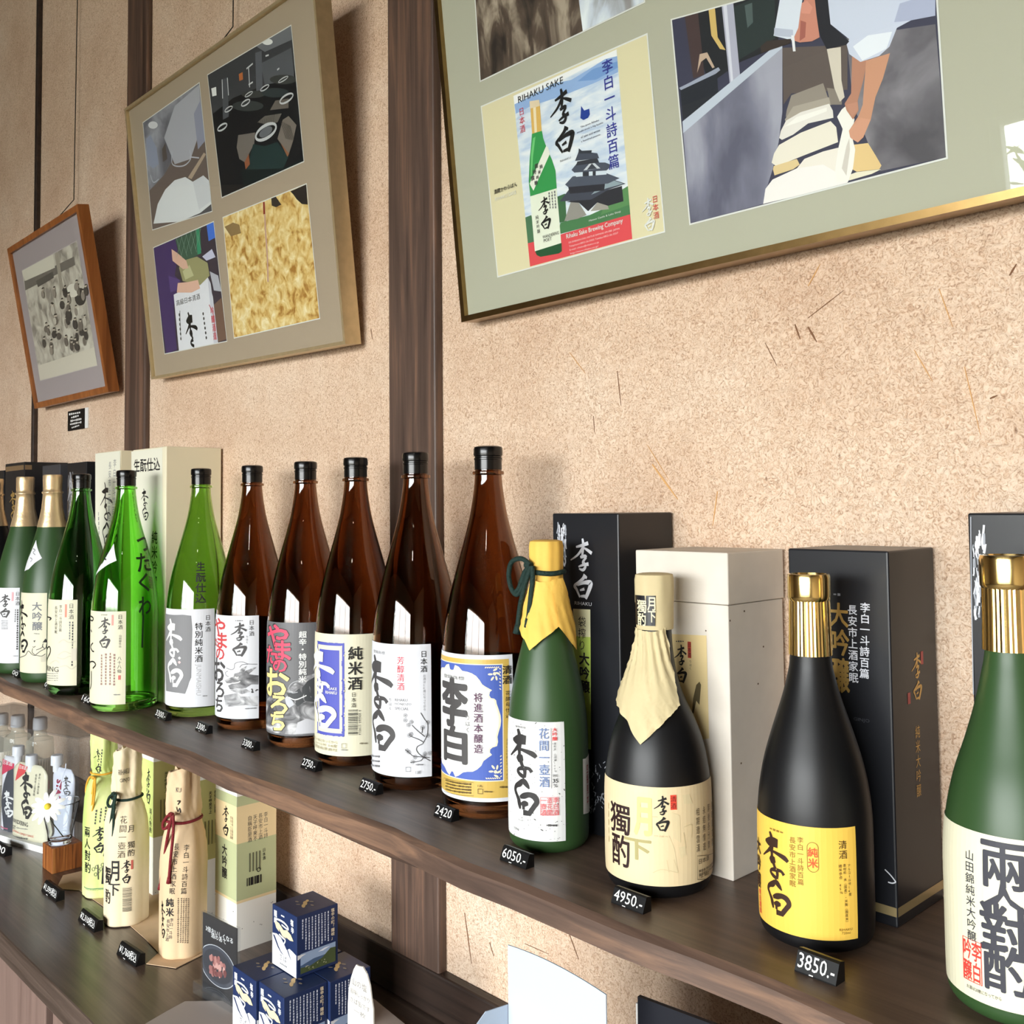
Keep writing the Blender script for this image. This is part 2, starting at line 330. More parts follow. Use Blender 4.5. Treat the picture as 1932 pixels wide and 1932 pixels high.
    def into(s, mb, cull=None):
        for vs, fs, m, h in s.parts:
            if s.step:
                bm = bmesh.new(); bv = [bm.verts.new((u, v, 0)) for u, v in vs]
                for f in fs:
                    try: bm.faces.new([bv[i] for i in f])
                    except ValueError: pass
                us = [v[0] for v in vs]; k0 = math.floor(min(us)/s.step); k1 = math.ceil(max(us)/s.step)
                for k in range(k0+1, k1):
                    bmesh.ops.bisect_plane(bm, geom=bm.verts[:]+bm.edges[:]+bm.faces[:], plane_co=(k*s.step,0,0), plane_no=(1,0,0))
                if s.vstep:
                    ws = [v[1] for v in vs]
                    for k in range(math.floor(min(ws)/s.vstep)+1, math.ceil(max(ws)/s.vstep)):
                        bmesh.ops.bisect_plane(bm, geom=bm.verts[:]+bm.edges[:]+bm.faces[:], plane_co=(0,k*s.vstep,0), plane_no=(0,1,0))
                bm.verts.index_update(); vs = [(v.co.x, v.co.y) for v in bm.verts]; fs = [[v.index for v in f.verts] for f in bm.faces]; bm.free()
            mb.add([s.P(u, v, h) for u, v in vs], fs, m)
        return mb
# ================================================================ the room
XL, XR, ZCEIL = -6.2, 3.4, 3.10
PLAIN = mat('plain_plaster', (176,160,138), .95, noise=.06, nscale=20); FLOORM = mat('floor_earth', (116,104,92), .8, noise=.12, nscale=9, bump=.2)
b = MB(); b.box((XL,0,0), (XR,.12,ZCEIL), PLASTER)
wall = struct(b.build('wall_back'))
struct(MB().box((XL-.12,WY-.12,0), (XL,.12,ZCEIL), PLAIN).build('wall_left')); struct(MB().box((XR,WY-.12,0), (XR+.12,.12,ZCEIL), PLAIN).build('wall_right'))
struct(MB().box((XL-.12,WY-.12,-.1), (XR+.12,.12,0), FLOORM).build('floor')); struct(MB().box((XL-.12,WY-.12,ZCEIL), (XR+.12,.12,ZCEIL+.1), WOOD_DARK).build('ceiling'))
b = MB(); xs = [XL]+[v for q in WINS for v in q[:2]]+[XR]
for i in range(0, len(xs), 2): b.box((xs[i],WY-.12,0), (xs[i+1],WY,ZCEIL), PLAIN)
for x0,x1,z0,z1 in WINS: b.box((x0,WY-.12,0), (x1,WY,z0), PLAIN); b.box((x0,WY-.12,z1), (x1,WY,ZCEIL), PLAIN)
struct(b.build('wall_front'))
WINFRAME = mat('window_frame_white', (215,220,228), .4)
for i,(x0,x1,z0,z1) in enumerate(WINS):
    b = MB(); t = .045
    for (a0,a1,c0,c1) in ((x0,x1,z0,z0+t),(x0,x1,z1-t,z1),(x0,x0+t,z0+t,z1-t),(x1-t,x1,z0+t,z1-t)): b.box((a0,WY-.09,c0),(a1,WY-.03,c1), WINFRAME)
    n = 3
    for k in range(1,n):
        xm = x0+(x1-x0)*k/n; b.box((xm-t/2,WY-.085,z0+t),(xm+t/2,WY-.035,z1-t), WINFRAME)
    wo = struct(b.build('window_%d' % (i+1)))
    MB().box((x0+t,WY-.062,z0+t),(x1-t,WY-.058,z1-t), PANE).build('window_pane', wo)
# the yard outside the windows
struct(MB().box((-12,-14,-.3),(9,WY-.13,-.12), mat('yard_ground',(120,118,105),.9,noise=.15,nscale=4)).build('yard_ground'))
LEAF = mat('leaf_green', (120,140,70), .6, noise=.3, nscale=30)
def shrub(x, y, hgt, rad, label, seed):
    rnd = random.Random(seed); t = thing('shrub', (x,y,-.12), label, 'shrub'); b = MB()
    for k in range(420):
        a = rnd.uniform(0,2*PI); q = rnd.random()**.5*rad; z = rnd.uniform(.2,1)*hgt; q *= (1-.5*(z/hgt)**2); c = Vector((x+q*math.cos(a), y+q*math.sin(a), z)); l = rnd.uniform(.05,.11)
        d = Vector((rnd.uniform(-1,1),rnd.uniform(-1,1),rnd.uniform(-1,.4))).normalized()*l; e = d.orthogonal().normalized()*l*.22
        b.add([c-d, c+e, c+d, c-e], [(0,1,2,3)], LEAF)
    b.build('foliage', t)
    b = MB()
    for k in range(5):
        a = 2*PI*k/5; b.tube([(x,y,-.12),(x+rad*.3*math.cos(a),y+rad*.3*math.sin(a),hgt*.5),(x+rad*.5*math.cos(a+.4),y+rad*.5*math.sin(a+.4),hgt*.85)], .014, WOOD_DARK, 6, .004)
    b.build('stem', t)
shrub(-1.98,-5.5,2.45,.42,'leafy green shrub in the yard close outside the shop window',3)
# posts: front corner and side read from the photo
def post(name, xl_px, xc_px, xw_px, y_px, m):
    xw = on_y(xw_px, y_px, 0).x; d = on_x(xc_px, y_px, xw).y; x0 = on_y(xl_px, y_px, d).x
    return struct(MB().box((x0,d,ZC),(xw,.0,ZCEIL), m, .003).build(name)), x0, xw, d
P1 = post('trim_1', 733, 821.5, 836.5, 750, WOOD_POST); P2 = post('trim_2', 234, 272.5, 283, 780, WOOD_POST); P3 = post('trim_3', 57.5, 61, 71, 860, WOOD_DARK)
struct(MB().box((XL,-.016,ZC),(XR,0,.876), WOOD_DARK, .003).build('trim_4'))
# two small ceiling lamps behind the viewer
for x,y,lb in ((.66,-2.18,'small round ceiling lamp, nearer of the pair behind the viewer'),(.88,-2.52,'small round ceiling lamp, farther of the pair behind the viewer')):
    tl = thing('ceiling_lamp', (x,y,ZCEIL-.1), lb, 'lamp', 'ceiling lamps'); m, N, L, bs = nodes_of('lamp_glow' if 'lamp_glow' not in MATS else 'lamp_glow_b'); bs.inputs['Emission Color'].default_value = (1,.93,.82,1); bs.inputs['Emission Strength'].default_value = 90
    b = MB(); b.lathe((x,y,ZCEIL-.1), [(.001,-.03),(.022,-.022),(.030,0),(.022,.022)], m, 20); b.build('bulb', tl); b = MB(); b.lathe((x,y,ZCEIL-.1), [(.045,-.012),(.034,.03),(.012,.05),(.010,.0995)], BLACKTAG, 24, closed=False); b.build('lamp_shade', tl)
# bits of straw pressed into the clay wall: raised slivers that belong to the wall
b = MB(); STRAW = mat('straw', (204,156,98), .7); CRACK = mat('straw_dark', (120,84,58), .9)
def sliver(p, q, wd, m):
    a = on_y(*p,0); c = on_y(*q,0); d = (c-a).normalized(); n = Vector((-d.z,0,d.x))*wd*.62
    b.prism([a-n*.6, (a+c)/2-n, c-n*.3, c+n*.3, (a+c)/2+n, a+n*.6], (0,-.0007,0), m)
for p,q,wd,m in [((1231,876),(1279,942),.0017,STRAW),((1354,927),(1345,992),.0008,STRAW),((1222,840),(1262,905),.0005,STRAW),((1075,665),(1105,705),.0006,STRAW),((1500,612),(1510,640),.0012,CRACK),((1525,617),(1541,645),.0015,CRACK),
   ((1525,600),(1592,548),.0005,CRACK),((1772,545),(1798,617),.0006,STRAW),((1820,692),(1850,820),.0006,STRAW),((1165,700),(1172,765),.0006,CRACK),((1444,647),(1466,690),.0005,CRACK),((1868,752),(1882,746),.0012,CRACK),((1525,540),(1548,498),.0008,STRAW),
   ((1120,785),(1122,815),.0006,CRACK),((1905,520),(1918,498),.0012,CRACK),((1725,660),(1760,720),.0006,STRAW),((877,1722),(890,1818),.0010,CRACK),((924,1778),(932,1804),.0008,CRACK),((1072,1755),(1092,1810),.0007,CRACK),((990,1780),(1036,1800),.0005,CRACK),((1190,975),(1198,1010),.0005,STRAW),((700,620),(703,640),.0006,CRACK)]:
    sliver(p,q,wd,m)
b.build('straw', wall)
# ---------------------------------------------------------------- wall shelf and counter
YS, YSL = -.226, -.213
t = thing('wall_shelf', (-1.6,0,ZS-.03), 'long dark brown wooden shelf on the clay wall carrying the sake bottles', 'shelf')
b = MB(); rnd = random.Random(2); n = 150; top = []; low = []
for k in range(n+1):
    x = XL+.01+(XR-XL-.02)*k/n; wv = .004*math.sin(x*5.1)+.003*math.sin(x*13.7+1)+.0025*math.sin(x*29+.5)
    top.append((x, YS+wv, ZS)); low.append((x, YSL-.004-wv*.6, ZS-.03))
tb = [(p[0], -.001, ZS) for p in top]; lb = [(p[0], -.001, ZS-.03) for p in low]
for A,B,m in ((top,tb,WOOD_SHELF),(lb,low,WOOD_SHELF)):
    vs = A+B; b.add(vs, [(i,i+1,n+1+i+1,n+1+i) for i in range(n)], m)
b.build('shelf_board', t)
b = MB(); ch = [(p[0], p[1]-.0055, ZS-.0045) for p in top]; mid = [(q[0], min(p[1]-.0035,q[1]), ZS-.022) for p,q in zip(ch,low)]
rows = [top, ch, mid, low]; vs = sum(rows, []); fs = [(r*(n+1)+i, (r+1)*(n+1)+i, (r+1)*(n+1)+i+1, r*(n+1)+i+1) for r in range(3) for i in range(n)]
b.add(vs, fs, WOOD_EDGE, True); b.build('natural_edge', t, 35)
YC = -.338
t = thing('display_counter', (-1.6,YC/2,0), 'dark stained wooden counter with cabinet front under the wall shelf', 'counter')
b = MB(); b.box((XL+.005,YC,ZC-.04),(XR-.005,-.001,ZC), WOOD_COUNTER, .0025); b.build('counter_top', t)
gx0 = on_y(85,1925,-.325).x; gx1 = on_y(99,1925,-.325).x
b = MB(); b.box((gx0-1.25,-.325,.06),(gx0,-.30,ZC-.042), WOOD_CABINET, .002); b.build('door_panel', t)
b = MB(); b.box((gx1,-.325,.06),(gx1+1.25,-.30,ZC-.042), WOOD_CABINET, .002); b.build('door_panel', t)
b = MB(); b.box((gx0-1.25,-.298,.01),(gx1+1.25,-.001,ZC-.042), WOOD_DARK); b.build('carcass', t)
# ================================================================ bottles
def rprof(prof):
    def R(z):
        if z <= prof[0][1]: return prof[0][0]
        for (r0,z0),(r1,z1) in zip(prof, prof[1:]):
            if z <= z1: return r0+(r1-r0)*((z-z0)/max(z1-z0,1e-6))
        return prof[-1][0]
    return R
def smooth_prof(pts, n=5): return [(max(p[0],.0004), p[1]) for p in spline(pts, n)]
class Round:                                    # sheet wrapped round an upright bottle: v is height above its foot
    def __init__(s, x, y, z0, R, rref):
        s.x, s.y, s.z0, s.R, s.rr = x, y, z0, R, rref; s.th = math.atan2(CAM.y-y, CAM.x-x)
    def P(s, u, v, h):
        a = s.th+u/s.rr; r = s.R(v)+h; return (s.x+r*math.cos(a), s.y+r*math.sin(a), s.z0+v)
    def uv(s, px, py):
        d = ray(px, py); z = None; r = s.rr; ox, oy = CAM.x-s.x, CAM.y-s.y
        for _ in range(12):
            A = d.x*d.x+d.y*d.y; B = ox*d.x+oy*d.y; Cc = ox*ox+oy*oy-r*r; D = B*B-A*Cc
            t = (-B-math.sqrt(D))/A if D > 0 else -B/A
            hx, hy, z = ox+d.x*t, oy+d.y*t, CAM.z+d.z*t-s.z0; r = .5*r+.5*s.R(z)
        a = math.atan2(hy, hx)-s.th; a = (a+PI) % (2*PI)-PI
        return (a*s.rr, z)
BIG = smooth_prof([(.046,0),(.0515,.005),(.0535,.016),(.0535,.06),(.0535,.12),(.0533,.155),(.0522,.176),(.0500,.196),(.0467,.216),(.0424,.236),(.0372,.256),(.0320,.275),(.0266,.295),(.0216,.315),(.0180,.335),(.0158,.352),(.0150,.362)], 4)
GLASSM = {'amber':AMBER,'green':GREEN,'olive':OLIVE,'deep':DEEP}
def label_art(rd, tr, br, width, paper, step=.004):
    # label whose right-hand edge is seen at photo pixels tr (top) and br (bottom); width in metres round the glass
    a = rd.uv(*tr); c = rd.uv(*br); A = Art(rd.P, rd.uv, step); A.h = .00035; A.vstep = .008; uR = (a[0]+c[0])/2
    A.box = (uR-width, c[1], uR, a[1]); A.rect_uv(uR-width, c[1], uR, a[1], paper)
    if width < .13 and rd.rr > .05: m = uR-width/2+PI*rd.rr; A.rect_uv(m-.042, c[1]+.004, m+.042, a[1]-.012, paper)      # label on the far side
    A.h = .0006; return A
def big_bottle(name, capx, basey, kind, label, group='tall sake bottles on the wall shelf', cap='black'):
    # stand the 1.8 l bottle so that its foot and cap fall where the photo shows them
    bx = capx
    for _ in range(3):
        P = on_z(bx, basey, ZS); u = Vector((P.x-CAM.x, P.y-CAM.y, 0)).normalized(); ax = Vector((P.x,P.y,0))+u*.0495
        d = Vector((ax.x,ax.y,ZS+.38))-CAM; q = CX+FPX*d.dot(RX)/d.dot(_f); bx += capx-q
    x, y = ax.x, ax.y; t = thing(name, (x,y,ZS), label, 'bottle', group)
    rd = Round(x, y, ZS, rprof(BIG), .0537); b = MB()
    if kind in GLASSM:
        g = GLASSM[kind]; ring = BIG+[(.0150,.3625),(.0174,.3632),(.0177,.3650),(.0174,.3668),(.0148,.3675),(.0142,.380)]
        b.lathe((x,y,ZS), [(.003,.004),(.036,.004)]+ring, g, 64, closed=False)
        inner = [(max(r-.0030,.003), z) for r,z in BIG if z > .012]; inner = [(.003,.014),(.040,.0125)]+inner+[(.0112,.380)]
        b.lathe((x,y,ZS), inner, g, 64, flip=True, closed=False)
        k = len(b.v); seg = 64                  # close foot and lip
        b.f.append(list(range(seg))[::-1]); b.m.append(0); b.sm.append(False)
        i0 = len([(.003,.004),(.036,.004)]+ring)*seg; b.f.append(list(range(i0, i0+seg))); b.m.append(0); b.sm.append(False)
        o1 = i0-seg; i1 = i0+(len(inner)-1)*seg
        for q in range(seg): b.f.append([o1+q, o1+(q+1) % seg, i1+(q+1) % seg, i1+q]); b.m.append(0); b.sm.append(False)
    else:
        b.lathe((x,y,ZS), BIG+[(.0146,.364),(.014,.380)], FROST if kind == 'frost' else MATTEBLACK, 64)
    b.build('glass_body', t, 50)
    b = MB()
    if cap == 'black':
        b.lathe((x,y,ZS), [(.0146,.3685),(.0152,.3688),(.0152,.3795),(.0158,.3800),(.0158,.3815),(.0150,.3822),(.0150,.3835),(.0160,.3842),(.0162,.3860),(.0162,.3915),(.0155,.3938),(.0120,.3950)], BLACKCAP, 40)
        b.build('cap', t, 40)
    else:
        rnd = random.Random(capx); vs = []
        pr = [(.0268,.296),(.0224,.315),(.0188,.332),(.0172,.352),(.0166,.3605),(.0186,.3625),(.0188,.3645),(.0166,.3665),(.0162,.372),(.0168,.386),(.0170,.396),(.0158,.3985)]
        b.lathe((x,y,ZS), [(r+.0006,z) for r,z in pr], GOLDFOIL, 40, closed=True)
        b.v = [(px+(rnd.uniform(-.0004,.0004)), py+rnd.uniform(-.0004,.0004), pz) if pz > ZS+.33 else (px,py,pz) for px,py,pz in b.v]; b.build('foil_capsule', t, 60)
    return t, rd
def finish(A, name, parent):
    if parent.name in BODY and name in ('print','side_print','fibre_flecks'):      # print belongs to the mesh of the box it is on
        mb, o = BODY[parent.name]; A.into(mb); old = o.data; tmp = mb.build('tmp', parent); o.data = tmp.data; bpy.data.objects.remove(tmp); bpy.data.meshes.remove(old); o.data.name = o.name; return o
    b = MB(); A.into(b); return b.build(name, parent)
PW = mat('label_white', (220,221,225), .5); PC = mat('label_cream', (222,217,190), .55)
# --- amber bottle with the blue and gold label
t, rd = big_bottle('sake_bottle', 921, 1548, 'amber', 'tall amber bottle with ornate blue and gold bordered label, beside the yellow-wrapped bottle')
A = label_art(rd, (969.8,1233.7), (966,1510), .118, PW); l,bo,r,to = A.box; GD = ink(208,174,88,.4); BL = ink(72,96,176)
A.rect_uv(l+.004, bo+.004, r-.0045, to-.0045, GD)
pr = A.uv(946.8,1254); pb = A.uv(948,1471.5); cu = A.uv(853.3,1330)[0]
W_ = ink(238,228,196)
A.rect_uv(2*cu-pr[0]-.001, pb[1]-.001, pr[0]+.001, pr[1]+.001, W_); A.rect_uv(2*cu-pr[0], pb[1], pr[0], pr[1], BL)
half = [(150,300),(170,296),(186,240),(230,262),(270,310),(330,322),(380,340),(430,372),(470,420),(500,470),(530,492),(615,540),(590,560),(582,600),(600,632),(640,640),(662,660),(668,700),(690,760),(715,840),(720,900),(714,960),(690,1040),(678,1090),(684,1150),(672,1200),(620,1215),(592,1240),(590,1275),(615,1302),(560,1340),(515,1375),(490,1430),(440,1475),(390,1500),(330,1500),(280,1508),(230,1545),(190,1560),(165,1500),(150,1495)]
hp = [A.uv(830+x/6.44, 1220+y/6.44) for x,y in half]; full = hp+[(2*cu-u, v) for u,v in reversed(hp)]
mu = sum(p[0] for p in full)/len(full); mv = sum(p[1] for p in full)/len(full)
A.poly_uv([(mu+(u-mu)*1.035, mv+(v-mv)*1.03) for u,v in full], W_); A.poly_uv(full, WHITE)
for sx in (1,-1):
    for sy,vv in ((1,pr[1]),(-1,pb[1])):
        uu = pr[0] if sx == 1 else 2*cu-pr[0]
        for k in range(7): A.ell_uv(uu-sx*(.004+.0022*k), vv-sy*.0024, .0012, .0006, W_, 8, sx*sy*.6); A.ell_uv(uu-sx*.0022, vv-sy*(.004+.0035*k), .0012, .0006, W_, 8, -sx*sy*.6)
        for a in range(5): A.ell_uv(uu-sx*(.0085+.004*math.cos(a*1.1)), vv-sy*(.0095+.005*math.sin(a*1.1)), .0026, .0011, W_, 10, a*.9*sx*sy)
        A.ell_uv(uu-sx*.008, vv-sy*.009, .0018, .0018, W_, 10)
A.fitpx('李', 838,1281,881,1369, INKG, .055); A.fitpx('白', 841,1371,880.5,1437, INKG, .06)
A.vtext('将進酒本醸造', (902.5,1306),(903,1422), ink(92,56,84), .012); A.vtext('りはく', (883,1348),(883.6,1382), INKL)
A.htext('登録商標', (840,1274),(877,1279), 7, INKL)
A.vtext('清酒', (955.5,1254),(956,1291), INK, .02, 1.1); A.vtext('花酵母仕込', (957,1302),(957.3,1355), INK, .0); A.vtext('お酒は20歳になってから', (956.6,1392),(956.6,1470), ink(110,92,52))
A.outline_uv([A.uv(840.5,1467),A.uv(894.5,1475.5),A.uv(894.5,1501),A.uv(840.5,1492)], .0003, ink(96,78,40))
for k in range(4): A.dashes((843,1471+5.6*k),(890,1479+5.4*k), 17, 3.6, ink(96,78,40), False, k)
A.htext('1.8L', (902,1482),(911,1482), 4.5, ink(96,78,40)); A.outline_uv([A.uv(902.5,1487.5),A.uv(911,1488),A.uv(911,1497),A.uv(902.5,1496.5)], .0006, ink(96,78,40)); A.dashes((913,1492.5),(929,1493),6,3,ink(96,78,40)); A.dashes((942,1484),(958,1484),6,4,ink(96,78,40))
finish(A, 'label', t)
# --- amber bottle with plum branch
t, rd = big_bottle('sake_bottle', 784, 1493, 'amber', 'tall amber bottle whose white label shows a line-drawn plum branch')
A = label_art(rd, (814.8,1214.5), (812.4,1464.5), .112, PW)
A.rihaku(700.5,1238.5,741,1415.7, INKG, 1.15); A.htext('登録商標', (706,1229),(727,1231), 6, INKL)
A.vtext('芳醇清酒', (756,1238),(756.5,1303), ink(206,70,84), .01); A.vtext('日本酒', (799.4,1226.5),(799.6,1269), INK, .01); A.vtext('お酒は20歳になってから', (800.4,1272),(800.8,1341), INKL)
for k,s in enumerate(('RIHAKU','HONJOZO','SPECIAL')): A.htext(s, (745.6,1320.3+8.2*k),((769,776,771.5)[k],1320.5+8.2*k), 5.2, INKL)
A.vtext('りはく', (737,1316),(737,1340), INKL)
q = lambda P: [(690+x/6.66, 1210+y/6.66) for x,y in P]
for P in ([(690,895),(740,980),(775,1030),(775,1150),(760,1200),(720,1275)],[(580,1050),(650,1120),(740,1195)],[(560,1190),(640,1220),(700,1250),(720,1280),(650,1320),(640,1370),(690,1430),(810,1500)],[(500,1360),(560,1410),(600,1440),(700,1450),(800,1460)],[(560,1520),(640,1510),(700,1490),(730,1440)],[(706,1150),(712,1080)]): A.stroke(q(P), .0004, INKG)
for (x,y) in ((500,930),(500,990),(575,1010),(540,1050),(548,1180),(572,1165),(775,1180),(520,1370),(545,1390),(620,1450),(740,1410),(730,1445),(590,1510),(710,1080),(775,1015),(800,1400)):
    u,v = A.uv(690+x/6.66, 1210+y/6.66)
    for k in range(5): A.ring_uv(u+.0015*math.cos(k*1.257), v+.0015*math.sin(k*1.257), .0011, .0011, .0003, INKG, 8)
A.outline_uv([A.uv(766,1447),A.uv(774.5,1447),A.uv(774.5,1455),A.uv(766,1455)], .0006, INKL); A.htext('1.8ℓ', (784,1456.5),(793,1456.5), 6, INKL); A.dashes((784,1442),(798,1442),6,3,INKL)
for k in range(3): A.dashes((703,1425+9*k),(718,1427+9*k),7,4,INKL,False,k)
finish(A, 'label', t)
# --- amber bottle with the blue seal panel
t, rd = big_bottle('sake_bottle', 671, 1447, 'amber', 'tall amber bottle with big blue seal panel and barcode on cream label')
A = label_art(rd, (707,1194.6), (704.5,1423.6), .118, PC); BP = ink(80,86,176)
R_ = A.uv(650,1300)[0]; T_ = A.uv(640,1213.5)[1]; B_ = A.uv(640,1389)[1]; Wd = .047
A.rect_uv(R_-Wd, B_, R_, T_, BP); A.rect_uv(R_-Wd+.0025, B_+.0035, R_-.003, T_-.0035, PC); A.rect_uv(R_-Wd+.006, B_+.009, R_-.0065, T_-.009, BP)
rnd = random.Random(4)
for k in range(40): A.ell_uv(R_-Wd+Wd*rnd.random(), rnd.choice((B_,T_)), .0010, .0005, BP, 7); A.ell_uv(R_-rnd.choice((.0001,.0032)), B_+(T_-B_)*rnd.random(), .0006, .0012, rnd.choice((BP,PC)), 7)
A.rihaku(592.6,1221.7,631.5,1373, WHITE, 1.15)
A.htext('SAKE', (622,1298.3),(636.6,1299.6), 5, WHITE, .03); A.htext('RIHAKU', (616,1305.5),(636.8,1307), 5.5, WHITE, .03)
A.vtext('純米酒', (670.5,1218),(669.5,1303), INK, .02, 1.05); A.vtext('日本酒', (667.4,1305),(667,1335), INK)
rnd = random.Random(9); a = A.uv(657.2,1339); c = A.uv(674.7,1387); v = a[1]
while v > c[1]:
    hgt = rnd.uniform(.0003,.0013); A.rect_uv(a[0], v-hgt, c[0], v, INK); A.h -= .00001; v -= hgt+rnd.uniform(.0004,.0013)
A.h += .00002; A.fitpx('4 900064 219014', 676.5,1339,680,1386, INKG, 0, 1)
for k,s in enumerate(('お酒は二十歳になってから','アルコール分 14度','李白酒造有限会社')): A.htext(s, (592,1391.5+7*k),(637,1396+7*k), 5.2, ink(150,140,110))
A.outline_uv([A.uv(645.5,1402.5),A.uv(653.5,1402.5),A.uv(653.5,1411),A.uv(645.5,1411)], .0006, ink(120,112,90)); A.dashes((644,1414),(656,1414.5),6,2.6,INKL); A.dashes((678,1402),(692,1402),6,3.4,ink(120,112,90))
finish(A, 'label', t)
# --- amber bottle, dark grey label with red and gold kana
t, rd = big_bottle('sake_bottle', 576.5, 1412, 'amber', 'tall amber bottle, dark grey cloud label with red and gold kana')
def cloud(name, a, b_, c):
    m, N, L, bs = nodes_of(name); tc = N.new('ShaderNodeTexCoord'); mp = N.new('ShaderNodeMapping'); mp.inputs['Scale'].default_value = (1,1,1.6); n = N.new('ShaderNodeTexNoise'); n.inputs['Scale'].default_value = 34; n.inputs['Detail'].default_value = 6; n.inputs['Distortion'].default_value = 1.2
    L.new(tc.outputs['Object'], mp.inputs[0]); L.new(mp.outputs[0], n.inputs['Vector']); r = ramp(N, [(.34,a),(.5,b_),(.66,c)]); L.new(n.outputs['Fac'], r.inputs['Fac']); L.new(r.outputs['Color'], bs.inputs['Base Color']); bs.inputs['Roughness'].default_value = .5; return m
CL1 = cloud('storm_cloud_print', (70,70,72), (130,130,132), (205,205,206)); CL2 = cloud('mist_print', (120,120,122), (180,180,182), (228,228,230)); GREY = ink(104,104,106,.5)
A = label_art(rd, (606,1173), (602,1386), .118, GREY)
q8 = lambda P: [(495+x/8.4, 1170+y/8.4) for x,y in P]
A.poly(q8([(60,1300),(200,1150),(400,1120),(560,960),(720,880),(860,830),(860,1790),(460,1810),(240,1790),(60,1720)]), CL1)
A.poly(q8([(390,1160),(520,1140),(570,1090),(640,1060),(720,960),(860,880),(860,1300),(680,1280),(560,1370),(500,1300),(420,1220)]), ink(66,68,70))
A.stroke(q8([(560,1140),(470,1150),(420,1080),(470,1000),(560,960)]), .0005, ink(170,172,176)); A.stroke(q8([(420,1220),(520,1260),(640,1220),(700,1190)]), .0007, WHITE)
A.poly(q8([(400,1200),(480,1280),(500,1340),(430,1390),(380,1330),(360,1230)]), ink(190,192,198)); A.poly(q8([(560,1620),(700,1560),(860,1600),(860,1780),(520,1800)]), ink(200,200,204))
KR = ink(238,78,104); KG = ink(236,214,140)
for ch,x0,y0,x1,y1,m in (('や',95,80,410,430,KR),('ま',210,330,450,640,KR),('た',85,420,240,690,KR),('の',180,630,390,820,KR),('お',85,780,420,1215,KG),('ろ',145,1205,400,1490,KG),('ち',145,1465,355,1745,KG)):
    A.fitpx(ch, 495+(x0-12)/8.4, 1170+(y0-12)/8.4, 495+(x1+8)/8.4, 1170+(y1+8)/8.4, ink(58,56,58), .07); A.fitpx(ch, 495+x0/8.4, 1170+y0/8.4, 495+x1/8.4, 1170+y1/8.4, m, .045)
A.vtext('超辛・特別純米', (571.5,1190),(571,1288), WHITE, .035, 1.15); finish(A, 'label', t)
# --- amber bottle, white label with dragon
t, rd = big_bottle('sake_bottle', 476, 1378, 'amber', 'tall amber bottle whose white label has a grey ink dragon, leftmost amber one')
A = label_art(rd, (490.2,1160.8), (486.3,1355), .112, PW); q9 = lambda P: [(400+x/8.78, 1150+y/8.78) for x,y in P]
A.poly(q9([(210,1170),(300,1130),(360,1110),(370,1060),(450,1040),(480,980),(580,930),(530,1040),(560,1010),(700,960),(740,955),(610,1070),(770,1090),(765,1240),(650,1240),(560,1300),(420,1320),(300,1320),(270,1260),(350,1220),(250,1220)]), CL1)
A.poly(q9([(200,1420),(420,1380),(480,1440),(600,1440),(760,1430),(755,1600),(560,1580),(400,1600),(230,1610)]), CL2); A.poly(q9([(300,1330),(420,1300),(560,1310),(640,1360),(500,1400),(380,1370)]), CL2)
for P in ([(240,965),(320,995),(370,970),(380,900),(440,870),(520,870),(600,900),(750,905)],[(460,960),(500,915),(600,905)],[(280,1110),(240,1090),(230,1040),(270,1020)]): A.stroke(q9(P), .0005, INKL)
for P in ([(655,1310),(670,1340),(660,1370),(690,1365)],[(720,1350),(740,1330),(765,1330)]): A.stroke(q9(P), .0009, INKG)
A.stroke(q9([(380,1115),(420,1130),(440,1115)]), .0007, WHITE); A.stroke(q9([(330,1220),(420,1210),(470,1190)]), .0007, WHITE)
KR2 = ink(196,70,72)
for ch,x0,y0,x1,y1,m in (('や',64,150,222,420,KR2),('ま',100,390,250,645,KR2),('た',62,480,110,610,KR2),('の',78,645,208,828,KR2),('お',60,815,218,1195,INKG),('ろ',78,1205,205,1455,INKG),('ち',72,1465,180,1692,INKG)):
    A.fitpx(ch, 400+x0/8.78, 1150+y0/8.78, 400+x1/8.78, 1150+y1/8.78, m, .04)
A.rihaku(435.3,1174.5,465.5,1239.4, INKG, 1.0, 2); A.vtext('日本酒', (474.6,1169),(474.6,1200.5), INKG); A.vtext('りはく', (466,1199),(466,1214), INKL); A.dashes((443.5,1171),(459,1171),4,2.4,INKL); A.dashes((462,1337),(484,1335.5),8,2.6,INKL)
finish(A, 'label', t)
# --- olive green bottle with the grey block label
t, rd = big_bottle('sake_bottle', 379.5, 1353, 'olive', 'tall clear green bottle with white label, grey block and rows of brush writing')
A = label_art(rd, (405.6,1147.6), (403.3,1330.8), .104, PW); GB = ink(126,126,128)
A.poly([(313,1157),(330,1160),(345,1159.5),(361,1161.5),(363,1187),(362,1220),(361.5,1250),(361,1278),(357,1287),(354.5,1296),(349.5,1309),(336,1307),(322,1305),(314,1303)], GB)
A.rihaku(314.4,1168,343,1296, WHITE, 1.15); A.ell(339,1241.5,3,3,WHITE,4); A.ell(338.8,1249.5,3,3,ink(230,190,190),4)
A.vtext('特別純米酒', (375.3,1174),(374.8,1250), INK, .012, 1.05); A.vtext('日本酒', (392,1159.5),(392,1192.5), INKG); A.fitpx('JUNMAISHU', 367.5,1253,379.5,1312, ink(176,176,178), 0, 1); A.dashes((382,1313),(391,1312.5),6,2.4,INKL)
finish(A, 'label', t)
A = Art(rd.P, rd.uv, .004); A.h = .0004; A.vtext('生酛仕込', (378.8,1059),(378.6,1139), INK, .03, 1.15); finish(A, 'glass_lettering', t)
